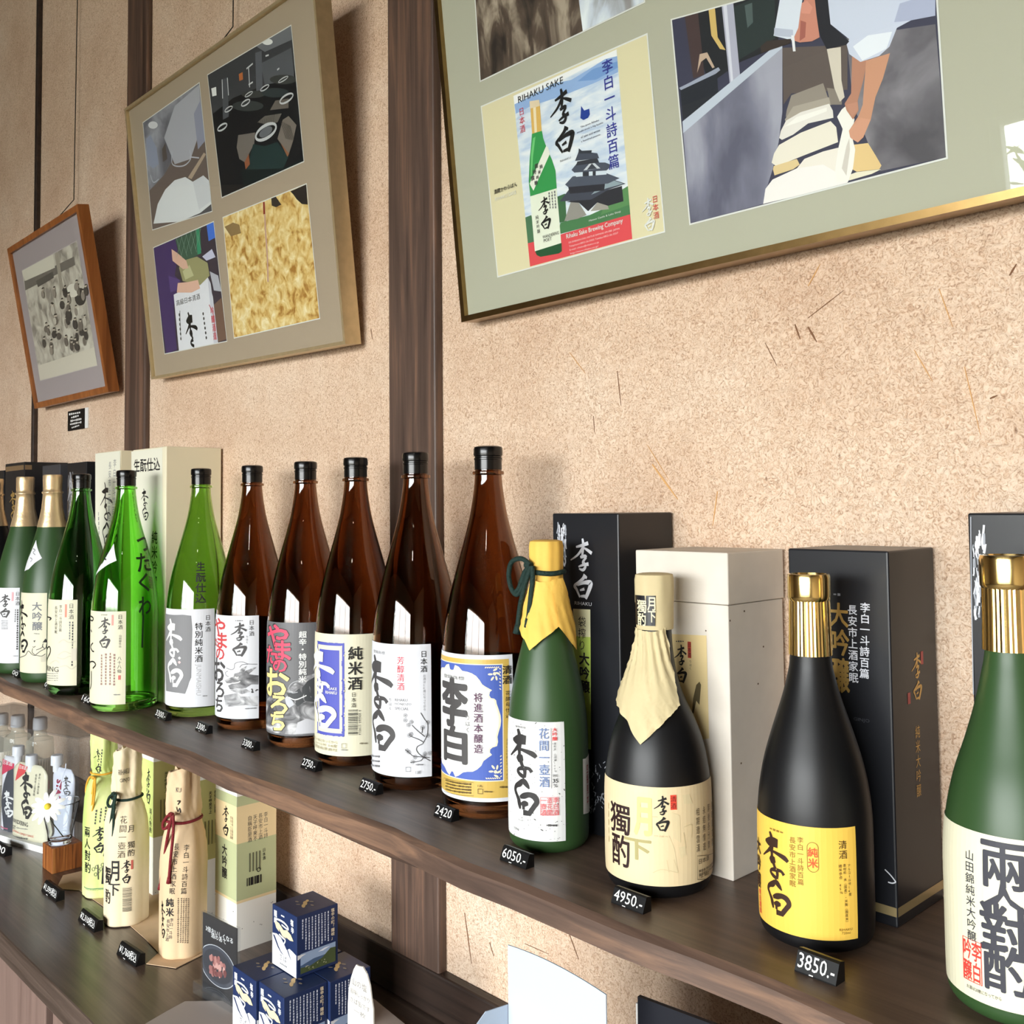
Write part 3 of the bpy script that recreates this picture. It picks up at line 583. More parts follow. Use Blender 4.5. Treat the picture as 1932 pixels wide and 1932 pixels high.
# --- bright green bottle with the shoulder tag
t, rd = big_bottle('sake_bottle', 238.5, 1343, 'green', 'tall bright green bottle with cream label and large brush writing, standing before the cream boxes')
A = label_art(rd, (240,1153), (234.7,1328.5), .098, PC); A.parts = A.parts[:1]
A.rihaku(185.7,1164.5,208,1224, INKG, 1.0, 2); A.htext('登録商標', (191,1160),(203,1160), 2.6, INKL); A.vtext('日本酒', (227,1159),(227,1188), INK); A.rect_uv(*A.uv(210.6,1180), *A.uv(214.6,1160), ink(232,150,140)); A.vtext('山田錦仕込', (227,1197),(226.5,1222), INKG)
for k,(x,y0,y1) in enumerate(((216,1233,1294),(208.3,1231,1293),(200.2,1232,1293),(192.2,1234,1293))): A.dashes((x,y0),(x-.6,y1), 11, 4, ink(150,120,110), True, k)
A.vtext('八十八仙', (225.3,1238),(225,1270), INKG); A.rect_uv(*A.uv(223,1282.5), *A.uv(227.8,1274), ink(214,120,112)); A.dashes((214,1310.5),(227,1310.5),6,2.4,INKL)
for P in ([(171,1161),(176,1165),(175,1171),(171,1168)],[(172,1188),(174,1192)],[(176,1213),(172,1220),(175,1228),(178,1229)],[(170,1250),(176,1248),(181,1254),(176,1261)],[(173,1266),(173,1290),(171,1300)]): A.stroke(P, .0011, INK)
finish(A, 'label', t)
A = Art(rd.P, rd.uv, .004); A.h = .0004; A.poly([(177.5,1087),(197,1057),(215,1025.5),(220,1057.6),(206,1064),(193,1073)], PW); A.h += .0002; A.stroke([(203,1042),(197,1052),(201,1056)], .0012, INK); A.stroke([(196,1058),(193,1064)], .0008, INK); A.outline_uv([A.uv(213,1031),A.uv(217,1055),A.uv(203,1061.5),A.uv(200,1054)], .0003, INKL); finish(A, 'shoulder_tag', t)
A = Art(rd.P, rd.uv, .004); A.h = .0004; dk = ink(20,52,20)
for ch,x0,y0,x1,y1 in (('つ',259,1013,278,1040),('た',258,1044,282,1078),('く',262,1082,280,1116),('わ',262,1126,284,1160)): A.fitpx(ch,x0,y0,x1,y1,dk,.03)
A.stroke([(270,1160),(269,1190),(268,1222)], .0016, dk); finish(A, 'glass_lettering', t)
# --- deep green bottle
t, rd = big_bottle('sake_bottle', 154, 1312, 'deep', 'tall dark green clear glass bottle, cream label with cloud drawing')
A = label_art(rd, (146,1131.5), (144.9,1293), .098, PC)
A.vtext('日本酒', (134.8,1138),(134.4,1169), INKG); A.rect_uv(*A.uv(122.5,1164.5), *A.uv(126.5,1140), ink(232,140,120)); A.vtext('李白一斗詩百篇', (115,1141),(114,1192), INKG); A.vtext('長安市上酒家眠', (106.5,1143),(106,1196), INKG)
A.dashes((137.5,1172),(136,1257),16,3,INKG,True,1); A.dashes((132,1172),(131.5,1207),7,2.6,INKL,True,2); CLD = ink(206,200,178)
for P in ([(111,1213),(120,1207),(130,1212),(143,1210)],[(110,1236),(122,1229),(134,1233),(144,1228)],[(108,1240),(120,1243),(132,1238),(144,1243)],[(113,1258),(125,1256),(135,1262),(144,1256)],[(95,1252),(105,1246),(112,1250)]): A.stroke(P, .0009, CLD)
A.rect_uv(*A.uv(134,1247), *A.uv(144.5,1223), ink(216,208,190)); A.htext('ERING', (87.5,1260),(111,1262), 9.5, INKG); 
for k in range(4): A.dashes((88,1269.5+4.3*k),(110.5,1270.5+4.3*k),9,1.6,INKL,False,k)
for P in ([(88,1148),(91,1153)],[(90,1163),(97,1166),(94,1170)],[(90,1180),(89,1195)],[(88,1226),(94,1220),(95,1232),(88,1248)]): A.stroke(P, .0012, INK)
finish(A, 'label', t)
# --- two frosted green bottles with gold foil
t, rd = big_bottle('sake_bottle', 99.5, 1288, 'frost', 'tall frosted green bottle, gold foil neck, drawing of a bearded figure on its label', cap='gold')
A = label_art(rd, (90.6,1118.6), (85.4,1269.8), .100, PC); q13 = lambda P: [(x/9.66, 1100+y/9.66) for x,y in P]
A.vtext('大吟醸', (69.6,1135),(70,1190.5), ink(120,122,126), .03, 1.15); A.rihaku(37.5,1133,52,1232, INK, .9); A.dashes((64,1195),(75,1196),5,2,INKL)
for P in ([(780,1080),(830,1060),(870,1085)],[(790,1100),(775,1160),(830,1190),(850,1110)],[(660,1220),(740,1190),(790,1150)],[(650,1310),(740,1240),(820,1200)],[(600,1160),(620,1170),(650,1150)],[(600,1190),(590,1260),(640,1310)],[(370,1360),(460,1320),(520,1240),(600,1310),(680,1320),(760,1330),(830,1290)]): A.stroke(q13(P), .0006, INKG)
A.poly(q13([(780,1080),(830,1010),(870,1080)]), INK); A.poly(q13([(740,1350),(830,1320),(830,1430),(750,1440)]), CLD); A.poly(q13([(610,1050),(655,1040),(632,1085)]), INKG)
finish(A, 'label', t)
A = Art(rd.P, rd.uv, .004); A.h = .0004; A.poly([(45.6,1078.5),(57,1046),(68.5,1018.5),(79.5,1053),(66,1062),(54.5,1074)], PW); A.h += .0002; A.stroke([(63,1035),(67,1038),(63,1042),(67,1047)], .0007, INKL); A.stroke([(57,1052),(61,1055),(58,1060)], .0007, INKL); finish(A, 'shoulder_tag', t)
t, rd = big_bottle('sake_bottle', 48, 1271, 'frost', 'tall frosted green bottle with gold foil neck, plain white label, nearly at the left edge', cap='gold')
A = label_art(rd, (39.3,1108.8), (33.6,1251), .100, PW)
A.rihaku(-1,1121,19,1166, INKG, 1.0, 2); A.vtext('日本酒', (33.6,1116),(33,1142.5), INKG); A.rect_uv(*A.uv(21.8,1134), *A.uv(26,1117), ink(238,170,176)); A.dashes((33.6,1149),(32.5,1226),18,3.4,INKG,True,3); A.dashes((29.5,1149),(28.5,1174),6,3,INKL,True,4)
for k in range(6): A.dashes((3,1171+3*k),(15.5,1171+3*k),6,1.6,INKL,False,k)
A.dashes((24.5,1237.5),(34,1237.5),5,1.6,INKL); finish(A, 'label', t)
t, rd = big_bottle('sake_bottle', -10, 1257, 'black', 'black bottle with gold foil neck cut by the left edge of the view', cap='gold')
A = label_art(rd, (-16,1100), (-20,1240), .1, PW); finish(A, 'label', t)
# --- 0.72 l bottles
def small_bottle(capx, basey, rfoot, H, prof, m, label):
    bx = capx
    for _ in range(3):
        P = on_z(bx, basey, ZS); u = Vector((P.x-CAM.x, P.y-CAM.y, 0)).normalized(); ax = Vector((P.x,P.y,0))+u*rfoot*.93
        d = Vector((ax.x,ax.y,ZS+H-.015))-CAM; bx += capx-(CX+FPX*d.dot(RX)/d.dot(_f))
    x, y = ax.x, ax.y; t = thing('sake_bottle', (x,y,ZS), label, 'bottle', 'smaller sake bottles on the wall shelf')
    pf = smooth_prof(prof, 4); b = MB(); b.lathe((x,y,ZS), pf, m, 64); b.build('glass_body', t, 50)
    return t, Round(x, y, ZS, rprof(pf), rfoot), x, y
def gold_capsule(t, x, y, zt, r0, r1, zn, cut):
    b = MB(); n = 72
    b.lathe((x,y,ZS), [(r1,cut),(r1*.97,cut+(zn-cut)*.5),(r0*.93,zn-.002),(r0*.93,zn)], GOLD, n, smooth=False, closed=False)
    c = [((vx-x)*(1+.022*(k % 2))+x, (vy-y)*(1+.022*(k % 2))+y, vz) for k,(vx,vy,vz) in enumerate(b.v)]; b.v = c
    b.build('capsule_sleeve', t)
    b = MB(); b.lathe((x,y,ZS), [(r0*.94,zn-.001),(r0*.99,zn+.0008),(r0,zn+.003),(r0,zt-.0025),(r0*.96,zt),(r0*.82,zt+.0002),(r0*.80,zt-.0015),(.002,zt-.0015)], GOLD, 48); b.build('cap', t, 40)
def crumple(x, y, z, k=1.0): return k*(math.sin(x*410+z*190)*math.sin(z*330-y*270)+.6*math.sin(x*830+z*620+y*500))
# matte black bottle with the yellow label
t, rd, x, y = small_bottle(1526.5, 1800, .0425, .273, [(.036,0),(.0408,.004),(.0425,.014),(.0427,.05),(.0426,.085),(.0412,.106),(.0370,.130),(.0300,.154),(.0222,.178),(.0175,.196),(.0154,.211),(.0135,.250),(.013,.262)], MATTEBLACK, 'matte black bottle with gold cap and bright yellow label')
gold_capsule(t, x, y, .273, .0163, .0161, .2535, .211)
A = label_art(rd, (1610,1559), (1620.5,1769), .150, ink(236,192,82,.45)); DB = ink(52,30,16); OL = ink(140,108,36)
A.rihaku(1442.5,1573,1488,1724, DB, 1.2); A.vtext('李白一斗詩百篇', (1510,1578),(1511,1670), OL, .012); A.vtext('長安市上酒家眠', (1495.5,1578),(1496,1673), OL, .012); A.dashes((1453,1562),(1479,1571),4,4,OL)
c = A.uv(1533.5,1617); e = A.uv(1544,1617)[0]-c[0]; g = A.uv(1533,1589)[1]-c[1]
A.outline_uv([(c[0]+e*math.cos(a), c[1]+(g-e)*(1 if math.sin(a) > 0 else -1)+e*math.sin(a)) for a in [2*PI*(k+.5)/24 for k in range(24)]], .0004, OL)
A.vtext('純米', (1533,1598),(1534,1638), ink(228,84,40), .025); A.vtext('清酒', (1588.5,1584),(1590,1621), DB); A.vtext('アルコール分16度', (1600,1629),(1602.7,1690), DB); A.vtext('原材料 米（国産）・米麹（国産米）', (1592,1629),(1597,1743), DB); A.vtext('精米歩合 45％', (1584,1630),(1586.5,1687), DB)
A.htext('RIHAKU', (1582.7,1753.5),(1606.6,1752), 4.6, OL); A.htext('720ml', (1587,1760),(1603,1758.5), 4.6, OL)
A.vtext('大吟醸', (1433,1578),(1434,1674), DB, .04, .8); A.vtext('李白酒造', (1436,1676),(1437.5,1722), RED, .05, .8); finish(A, 'label', t)
# frosted green bottle at the right edge
t, rd, x, y = small_bottle(1901, 1946, .0445, .292, [(.038,0),(.0428,.004),(.0445,.014),(.0446,.06),(.0444,.098),(.0420,.122),(.0368,.146),(.0296,.168),(.0232,.190),(.0182,.212),(.0152,.230),(.0135,.268),(.013,.282)], FROST, 'frosted green bottle with shiny gold cap and cream label, at the right edge')
gold_capsule(t, x, y, .292, .0172, .0166, .271, .229)
A = label_art(rd, (1985,1600), (1990,1890), .150, ink(224,220,192,.5)); SL = ink(58,58,66)
zt = A.uv(1880,1578)[1]; zb = A.uv(1870,1898)[1]; A.parts = []; A.h = .0004; A.rect_uv(A.box[0], zb, A.box[2], zt, ink(224,220,192,.5)); A.h = .0006
for ch,x0,y0,x1,y1 in (('兩',1852,1592,1936,1678),('人',1852,1667,1940,1720),('對',1852,1708,1940,1804),('酌',1858,1786,1942,1874)): A.fitpx(ch,x0,y0,x1,y1,SL,.035)
A.vtext('山田錦純米大吟醸', (1830,1602),(1835,1776), SL, .008); u0,v0 = A.uv(1820.5,1843); u1,v1 = A.uv(1851.5,1780); A.outline_uv([(u0,v0),(u1,v0),(u1,v1),(u0,v1)], .0006, RED)
um, vm = (u0+u1)/2, (v0+v1)/2
for ch,a,c,e,g in (('李',um,vm,u1,v1),('白',um,v0,u1,vm),('吟',u0,vm,um,v1),('醸',u0,v0,um,vm)): A.glyph_box(ch,a,c,e,g,RED,.02)
A.htext('お酒は20歳になってから', (1826,1858),(1890,1885), 7, INKG); finish(A, 'label', t)
# matte black bottle under a paper hood
t, rd, x, y = small_bottle(1234.5, 1698, .0460, .267, [(.039,0),(.0435,.004),(.0460,.016),(.0462,.05),(.0460,.084),(.0438,.104),(.0396,.124),(.0330,.142),(.0255,.158),(.0205,.172),(.0168,.190),(.0150,.208),(.0140,.240),(.0138,.258)], MATTEBLACK, 'matte black bottle with crumpled beige paper hood and beige label')
PAPER = mat('beige_paper', (204,188,146), .75, noise=.05, nscale=40, bump=.3); b = MB()
b.lathe((x,y,ZS), [(.0163,.219),(.0166,.225),(.0168,.240),(.0172,.243),(.0174,.262),(.0165,.2665),(.012,.2675),(.002,.2672)], PAPER, 60)
b.v = [((vx-x)*(1+.02*math.sin(8*math.atan2(vy-y,vx-x))*(1 if vz > ZS+.24 else .3))+x, (vy-y)*(1+.02*math.sin(8*math.atan2(vy-y,vx-x))*(1 if vz > ZS+.24 else .3))+y, vz) for vx,vy,vz in b.v]
hood = b.build('paper_hood', t, 50)
def hood_apron(rd, pts, m, lift, t, name, k=.0011):
    A = Art(None, None, .003); A.vstep = .004; R0 = rd.R; r2 = Round(rd.x, rd.y, rd.z0, lambda z: R0(z)+lift(z), rd.rr); A.uv = r2.uv
    A.P = lambda u, v, h: (lambda q: (q[0], q[1], q[2]))(r2.P(u, v, h+.0012+crumple(u, v, v*.7, k*.5)))
    A.h = 0; A.poly(pts, m); b = MB(); A.into(b); o = b.build(name, hood); o.data.polygons.foreach_set('use_smooth', [True]*len(o.data.polygons)); return o
hood_apron(rd, [(1202,1183),(1216,1190),(1232,1192),(1247,1188),(1254,1184),(1262,1220),(1272,1285),(1281,1330),(1262,1352),(1240,1375),(1208,1405),(1185,1362),(1172,1340),(1160,1318),(1172,1280),(1188,1230)], PAPER, lambda z: .0012+.0075*math.exp(-((z-.168)/.026)**2), t, 'paper_apron', .0022)
A = Art(rd.P, rd.uv, .004); rr2 = Round(rd.x, rd.y, rd.z0, lambda z: .0170, .0170); A = Art(rr2.P, rr2.uv, .003); A.h = .0006; A.poly([(1199.5,1122),(1237,1124),(1236,1181),(1201,1178)], BLACKBOX); A.h += .0002
KGo = ink(238,226,186)
for ch,x0,y0,x1,y1 in (('月',1222,1127,1236,1152),('下',1223,1153,1237,1174),('獨',1204,1132,1220,1156),('酌',1205,1157,1219,1180)): A.fitpx(ch,x0,y0,x1,y1,KGo,.02)
finish(A, 'neck_seal', hood)
A = label_art(rd, (1341.5,1474), (1349.5,1661), .150, ink(226,206,166,.55)); A.parts = []; zt = A.uv(1245,1485.5)[1]; zb = A.uv(1245,1672.5)[1]; A.h = .0004; A.rect_uv(-.068, zb, .079, zt, ink(222,202,162,.55)); A.h = .0006
FA = ink(206,188,148); FB = ink(216,200,160)
for P in ([(1232,1590),(1246,1580),(1262,1576),(1272,1600),(1279,1644),(1240,1646),(1236,1620)],[(1266,1532),(1282,1538),(1284,1590),(1270,1580)],[(1286,1500),(1300,1498),(1306,1516),(1290,1516)],[(1280,1598),(1292,1596),(1294,1612),(1284,1620)]): A.poly(P, FB)
for P in ([(1232,1646),(1250,1640),(1279,1646)],[(1271,1621),(1279,1645)],[(1290,1560),(1304,1556),(1304,1580)],[(1293,1600),(1289,1570)],[(1258,1622),(1262,1645)],[(1228,1540),(1240,1541)]): A.stroke(P, .0004, FA)
A.fitpx('月',1198,1506,1228,1575,ink(216,206,132),.045); A.fitpx('下',1180,1584,1228,1621,ink(166,156,104),.04)
A.fitpx('獨',1154,1517,1189,1572,ink(40,18,18),.02); A.fitpx('酌',1157,1575,1188,1633,ink(40,18,18),.02)
A.rihaku(1233.5,1501,1262,1569.5, INK, 1.0, 2); A.rect_uv(*A.uv(1264.7,1527.6), *A.uv(1275.3,1499.3), ink(222,70,50)); A.vtext('清酒', (1269.8,1501),(1270.4,1526), ink(70,20,20))
for s,x,y0,y1 in (('相期邈雲漢',1315,1523,1608),('永結無情遊',1326.4,1520,1605),('醉後各分散',1334.8,1515,1601),('醒時同交歡',1340.8,1510,1597)): A.vtext(s, (x,y0),(x+1,y1), ink(96,82,64), 0, .62)
A.outline_uv([A.uv(1314.5,1659),A.uv(1346,1652),A.uv(1345,1607),A.uv(1314,1614.5)], .0004, ink(96,82,64)); A.htext('日本酒', (1317,1623.5),(1335.5,1619), 9.5, ink(60,46,36))
for k,s in enumerate(('製造者 李白酒造有限会社','島根県松江市石橋町','TEL 0852')): A.htext(s, (1317,1635+9*k),((1344.5,1343,1335)[k],1629+9*k), 5.4, ink(60,46,36), .01)
A.dashes((1149.5,1512),(1150.5,1590),5,3,FA,True); A.htext('りはく', (1235,1577),(1260,1577), 3.5, FA); finish(A, 'label', t)
# frosted green bottle wrapped in yellow paper with a dark green cord
t, rd, x, y = small_bottle(1030, 1612, .0392, .294, [(.033,0),(.0372,.004),(.0392,.014),(.0394,.06),(.0393,.098),(.0384,.120),(.0362,.140),(.0325,.160),(.0278,.180),(.0228,.200),(.0182,.222),(.0155,.240),(.0146,.262),(.014,.286)], FROST, 'frosted green bottle, yellow paper hood tied with dark green cord')
YPAP = mat('yellow_paper', (236,190,88), .7, noise=.06, nscale=50, bump=.3); b = MB()
b.lathe((x,y,ZS), [(.0185,.226),(.0172,.238),(.0164,.258),(.0163,.264),(.0167,.268),(.0170,.288),(.0160,.2930),(.012,.2942),(.002,.2938)], YPAP, 60)
b.v = [((vx-x)*(1+.025*math.sin(9*math.atan2(vy-y,vx-x)+1))+x, (vy-y)*(1+.025*math.sin(9*math.atan2(vy-y,vx-x)+1))+y, vz) for vx,vy,vz in b.v]; hood = b.build('paper_hood', t, 50)
lf = lambda z: .0016+.004*max(0,min(1,(z-.17)/.03))
hood_apron(rd, [(1004,1092),(1018,1098),(1030,1098),(1044,1096),(1052,1120),(1056,1160),(1053,1182),(1024,1206),(1000.5,1227),(991,1206),(982,1186),(988,1150),(996,1120)], YPAP, lf, t, 'paper_apron')
hood_apron(rd, [(1040,1094),(1060,1090),(1070,1120),(1080,1165),(1086,1227),(1070,1204),(1053,1182),(1050,1150),(1042,1120)], YPAP, lambda z: lf(z)+.0012, t, 'paper_apron')
CORD = mat('dark_green_cord', (18,44,38), .75, bump=.8, nscale=420)
def cord_tie(t, x, y, z, R, m, rad, knot_px, loop_px, tails, name='cord'):
    ends = []; b = MB(); b.tube([(x+R*math.cos(a), y+R*math.sin(a), z+.0006*math.sin(3*a)) for a in [2*PI*k/40 for k in range(41)]], rad, m, 8)
    kn = on_y(*knot_px, y-R*.95); yy = kn.y-.003
    bm_pts = lambda P, dy=0: [on_y(px,py,yy-dy) for px,py in P]
    b.lathe((kn.x,yy,kn.z-rad*1.6), [(rad*.5,0),(rad*1.7,rad*.8),(rad*2,rad*1.6),(rad*1.7,rad*2.6),(rad*.5,rad*3.2)], m, 12)
    for P in loop_px: b.tube([Vector(p) for p in spline([tuple(q) for q in bm_pts(P,.002)], 6)], rad, m, 8)
    for P in tails:
        q = [Vector(p) for p in spline([tuple(v) for v in bm_pts(P,.003)], 6)]; b.tube(q, rad, m, 8)
        e = q[-1]; d = (q[-1]-q[-2]).normalized(); ends.append((e,d))
    c = b.build(name, t, 60)
    for e,d in ends: MB().tube([e-d*.001, e+d*.003, e+d*.008], rad*1.15, m, 8, rad*1.7).build('tassel', c)
    return c
cord_tie(t, x, y, ZS+.2625, .0180, CORD, .0025, (1001,1066), [[(1001,1066),(984,1054),(966,1060),(960,1082),(964,1108),(974,1122),(984,1112),(994,1088),(1001,1068)],[(1001,1066),(990,1080),(980,1108),(972,1118)]], [[(1002,1068),(992,1100),(982,1140),(977,1180)],[(1004,1068),(1005,1090),(1001,1130),(997,1168)]])
A = label_art(rd, (1064.6,1361), (1066,1586), .092, ink(222,222,220,.6)); rnd = random.Random(12)
for k in range(150): A.ell_uv(A.box[0]+(A.box[2]-A.box[0])*rnd.random(), A.box[1]+(A.box[3]-A.box[1])*rnd.random(), rnd.uniform(.0002,.0006), rnd.uniform(.0002,.0005), rnd.choice((INKG,INKL,INKL)), 6); A.h -= .00001
for k in range(14): u = A.box[0]+(A.box[2]-A.box[0])*(1-rnd.random()**2*.6); v = A.box[1]+(A.box[3]-A.box[1])*rnd.random(); g = rnd.uniform(-.0016,.0016); A.stroke_uv([(u,v,.0001),(u+g,v+.001,.0004),(u+2*g,v+.0014,.0001)], INKG, 2)
A.h += .0001; A.rihaku(966,1377,1012.5,1537, ink(44,42,42), 1.2); BG = ink(108,128,170); A.vtext('花間一壺酒', (1026,1372),(1027.5,1486), BG, .012, .95)
A.stroke_uv([(*A.uv(1039.5,1373),.0002),(*A.uv(1040.2,1487),.0002)], INKL, 1); A.vtext('大吟醸', (1046,1372),(1046.3,1397.5), ink(222,74,74), .02, 1.3); A.vtext('原料米 山田錦100％', (1046.3,1400),(1047.5,1457), INKG); A.htext('精米歩合', (1042.5,1463),(1052,1463), 6, INKG); A.htext('35', (1042.5,1472.5),(1052.5,1472.5), 7.5, INK, .02); A.htext('%', (1044,1481.5),(1051.5,1481.5), 6.5, INK)
u0,v0 = A.uv(1020.5,1537); u1,v1 = A.uv(1053.5,1503.5); SR = ink(216,96,100); A.outline_uv([(u0,v0),(u1,v0),(u1,v1),(u0,v1)], .0005, SR)
for k,ch in enumerate('李白酒造花間一壺酒'): i, j = 2-k//3, 2-k % 3; A.glyph_box(ch, u0+(u1-u0)*i/3, v0+(v1-v0)*j/3, u0+(u1-u0)*(i+1)/3, v0+(v1-v0)*(j+1)/3, SR, .012)
A.htext('登録商標', (974.5,1369),(993,1373), 3.6, INKG); A.htext('りはく', (980,1546),(992,1548), 3.5, INKL); A.dashes((1031,1556),(1051,1556.5),7,4.5,INKG); A.htext('720ml', (972,1560),(981,1565), 4, INKG); finish(A, 'label', t)
A = Art(rd.P, rd.uv, .004); A.h = .0004; A.poly([(1099,1432),(1104,1431),(1109,1424),(1116,1420),(1116,1530),(1108,1534),(1100,1536)], ink(226,222,218)); A.h += .0002; A.vtext('空瓶見本', (1107,1440),(1108,1518), ink(176,70,76), .02, .55); finish(A, 'sample_sticker', t)
# ================================================================ gift boxes on the shelf
class Flat:                                     # sheet on a box face: 'f' the side to the room, 'r' the right side, 't' the top
    def __init__(s, side, k): s.side, s.k = side, k
    def P(s, u, v, h): return (u, s.k-h, v) if s.side == 'f' else ((s.k+h, u, v) if s.side == 'r' else (u, v, s.k+h))
    def uv(s, px, py):
        if s.side == 'f': p = on_y(px, py, s.k); return (p.x, p.z)
        if s.side == 'r': p = on_x(px, py, s.k); return (p.y, p.z)
        p = on_z(px, py, s.k); return (p.x, p.y)
def face(side, k): F = Flat(side, k); A = Art(F.P, F.uv); A.h = .0002; return A
def carton(x0, x1, y0, y1, z0, H, m, label, cat='box', group='gift boxes at the back of the wall shelf', name='gift_box', bev=.0015):
    t = thing(name, ((x0+x1)/2, (y0+y1)/2, z0), label, cat, group); build_body(MB().box((x0,y0,z0),(x1,y1,z0+H), m, bev), 'box_body', t); return t
SILV = ink(206,208,214,.35); SILV2 = ink(150,154,162,.4); GINK = mat('ink_gold', (206,170,98), .35, .6)
# black box with willow, calligraphy and green strip
x1 = -.6285; x0 = -.7190; t = carton(x0, x1, -.090, -.004, ZS, .320, BLACKBOX, 'black gift box with silver writing and green strip, behind the yellow-wrapped bottle')
A = face('f', -.090); rnd = random.Random(5)
def willow(A, x, y0, y1, wpx, seed):
    rnd = random.Random(seed)
    for k in range(60):
        g = rnd.random(); xx = x+wpx*(rnd.random()-.5)*(1-.3*g); yy = y0+(y1-y0)*g; A.stroke([(xx,yy),(xx+rnd.uniform(-2,2),yy+rnd.uniform(5,14)),(xx+rnd.uniform(-3,3),yy+rnd.uniform(14,26))], rnd.uniform(.0003,.0009), rnd.choice((SILV,SILV2,SILV)), 2); A.h -= .00001
willow(A, 1060, 985, 1060, 18, 5); A.h += .0003
A.rihaku(1077,1016,1118,1131, SILV, .95, 2); A.htext('RIHAKU', (1085,1138),(1117,1139.5), 6.5, SILV)
A.poly([(1082,1148.5),(1114.5,1150),(1116,1414),(1083,1410)], ink(226,222,180)); A.poly([(1082.4,1200),(1115,1202),(1116,1414),(1083,1410)], ink(186,208,96))
A.vtext('袋搾り', (1099,1162),(1099,1228), INK); A.vtext('大吟醸', (1103,1230),(1104,1308), INK, .04, 1.1)
for k in range(60): px = 1108+rnd.uniform(0,44); py = 1434+rnd.uniform(0,90)+abs(px-1140)*.6; A.stroke([(px,py),(px+rnd.uniform(-4,4),py-rnd.uniform(3,8))], .0004, SILV2, 2); A.h -= .00001
finish(A, 'print', t)
# rough white box with a separate lid
PAPW = mat('white_washi_board', (212,204,192), .8, noise=.05, nscale=30, bump=.25)
t = thing('gift_box', (-.550,-.051,ZS), 'off-white textured paper gift box with lid, behind the paper-hooded bottle', 'box', 'gift boxes at the back of the wall shelf')
build_body(MB().box((-.601,-.096,ZS),(-.499,-.006,ZS+.2385), PAPW, .001), 'box_body', t); MB().box((-.602,-.097,ZS+.2390),(-.498,-.005,ZS+.285), PAPW, .0012).build('lid', t)
A = face('f', -.0962); A.poly([(1262,1196),(1333,1199),(1338,1393),(1300,1400),(1262,1396)], ink(216,194,142)); A.rihaku(1272.5,1216,1295.5,1289, INK, 1.0, 2); A.rect_uv(*A.uv(1298,1241), *A.uv(1304,1211), ink(176,64,48)); A.vtext('日本酒', (1301,1212),(1301,1240), INK); A.poly([(1306,1345),(1308,1318),(1314,1292),(1320,1286),(1323,1292),(1320,1330),(1314,1322),(1309,1346)], ink(96,84,56)); A.stroke([(1278,1300),(1274,1325),(1280,1350)], .001, INKG); A.dashes((1275,1210),(1291,1210),4,3,INKG); A.vtext('りはく', (1303,1245),(1303,1264), INKG); finish(A, 'front_sticker', t)
FLK = ink(96,78,60); A = face('f', -.0962)
for px,py in ((1304,1058),(1290,1090),(1332,1190),(1226,1050)): A.ell(px,py,1.4,1.6,FLK,7)
finish(A, 'fibre_flecks', t); A = face('r', -.4988)
for px,py in ((1377,1171),(1404,1153),(1430,1290),(1398,1440),(1440,1220)): A.ell(px,py,1.4,2,FLK,7)
finish(A, 'fibre_flecks', t)
# black box with silver poem
t = carton(-.4440, -.3562, -.0872, -.004, ZS, .290, BLACKBOX, 'black gift box with silver poem and gold base band, behind the yellow-labelled bottle')
A = face('f', -.0872); A.vtext('李白一斗詩百篇', (1632.5,1136),(1631,1281), SILV, .02, 1.05); A.vtext('長安市上酒家眠', (1608,1140),(1611,1289), SILV, .015)
for ch,x0_,y0_,x1_,y1_ in (('大',1566,1138,1600,1182),('吟',1568,1188,1602,1236),('醸',1572,1242,1602,1306)): A.fitpx(ch,x0_,y0_,x1_,y1_,GINK,.035)
A.htext('GINJO', (1611,1357),(1641,1361), 8, ink(70,72,78)); A.dashes((1572,1121),(1587,1122),2,5,SILV2)
za = ZS+.0155; A.rect_uv(-.4436, za-.007, -.3566, za, mat('gold_band', (176,156,112), .35, .5))
A.stroke([(1670,1640),(1680,1650),(1688,1660),(1690,1664),(1684,1666),(1676,1664)], .0005, SILV)
finish(A, 'print', t)
A = face('r', -.3562); A.rihaku(1719.5,1231,1738.5,1323, GINK, .9, 2); A.rect_uv(*A.uv(1737,1254), *A.uv(1741,1228), ink(196,96,90)); A.rect_uv(*A.uv(1712.5,1329), *A.uv(1717,1306), ink(196,96,90)); A.vtext('純米大吟醸', (1730.5,1367),(1733.5,1505), GINK, .005, .8); A.rect_uv(-.0868, za-.007, -.0045, za, MATS['gold_band']); finish(A, 'side_print', t)
# black willow box at the right edge
p = on_y(1825,968,-.09); t = carton(p.x, p.x+.0905, -.090, -.004, ZS, p.z-ZS, BLACKBOX, 'black gift box with silver willow print, behind the gold-capped green bottle')
A = face('f', -.090); willow(A, 1848, 990, 1150, 26, 8); A.h += .0002; A.stroke([(1832,975),(1833,1100),(1837,1310)], .0004, SILV2); finish(A, 'print', t)
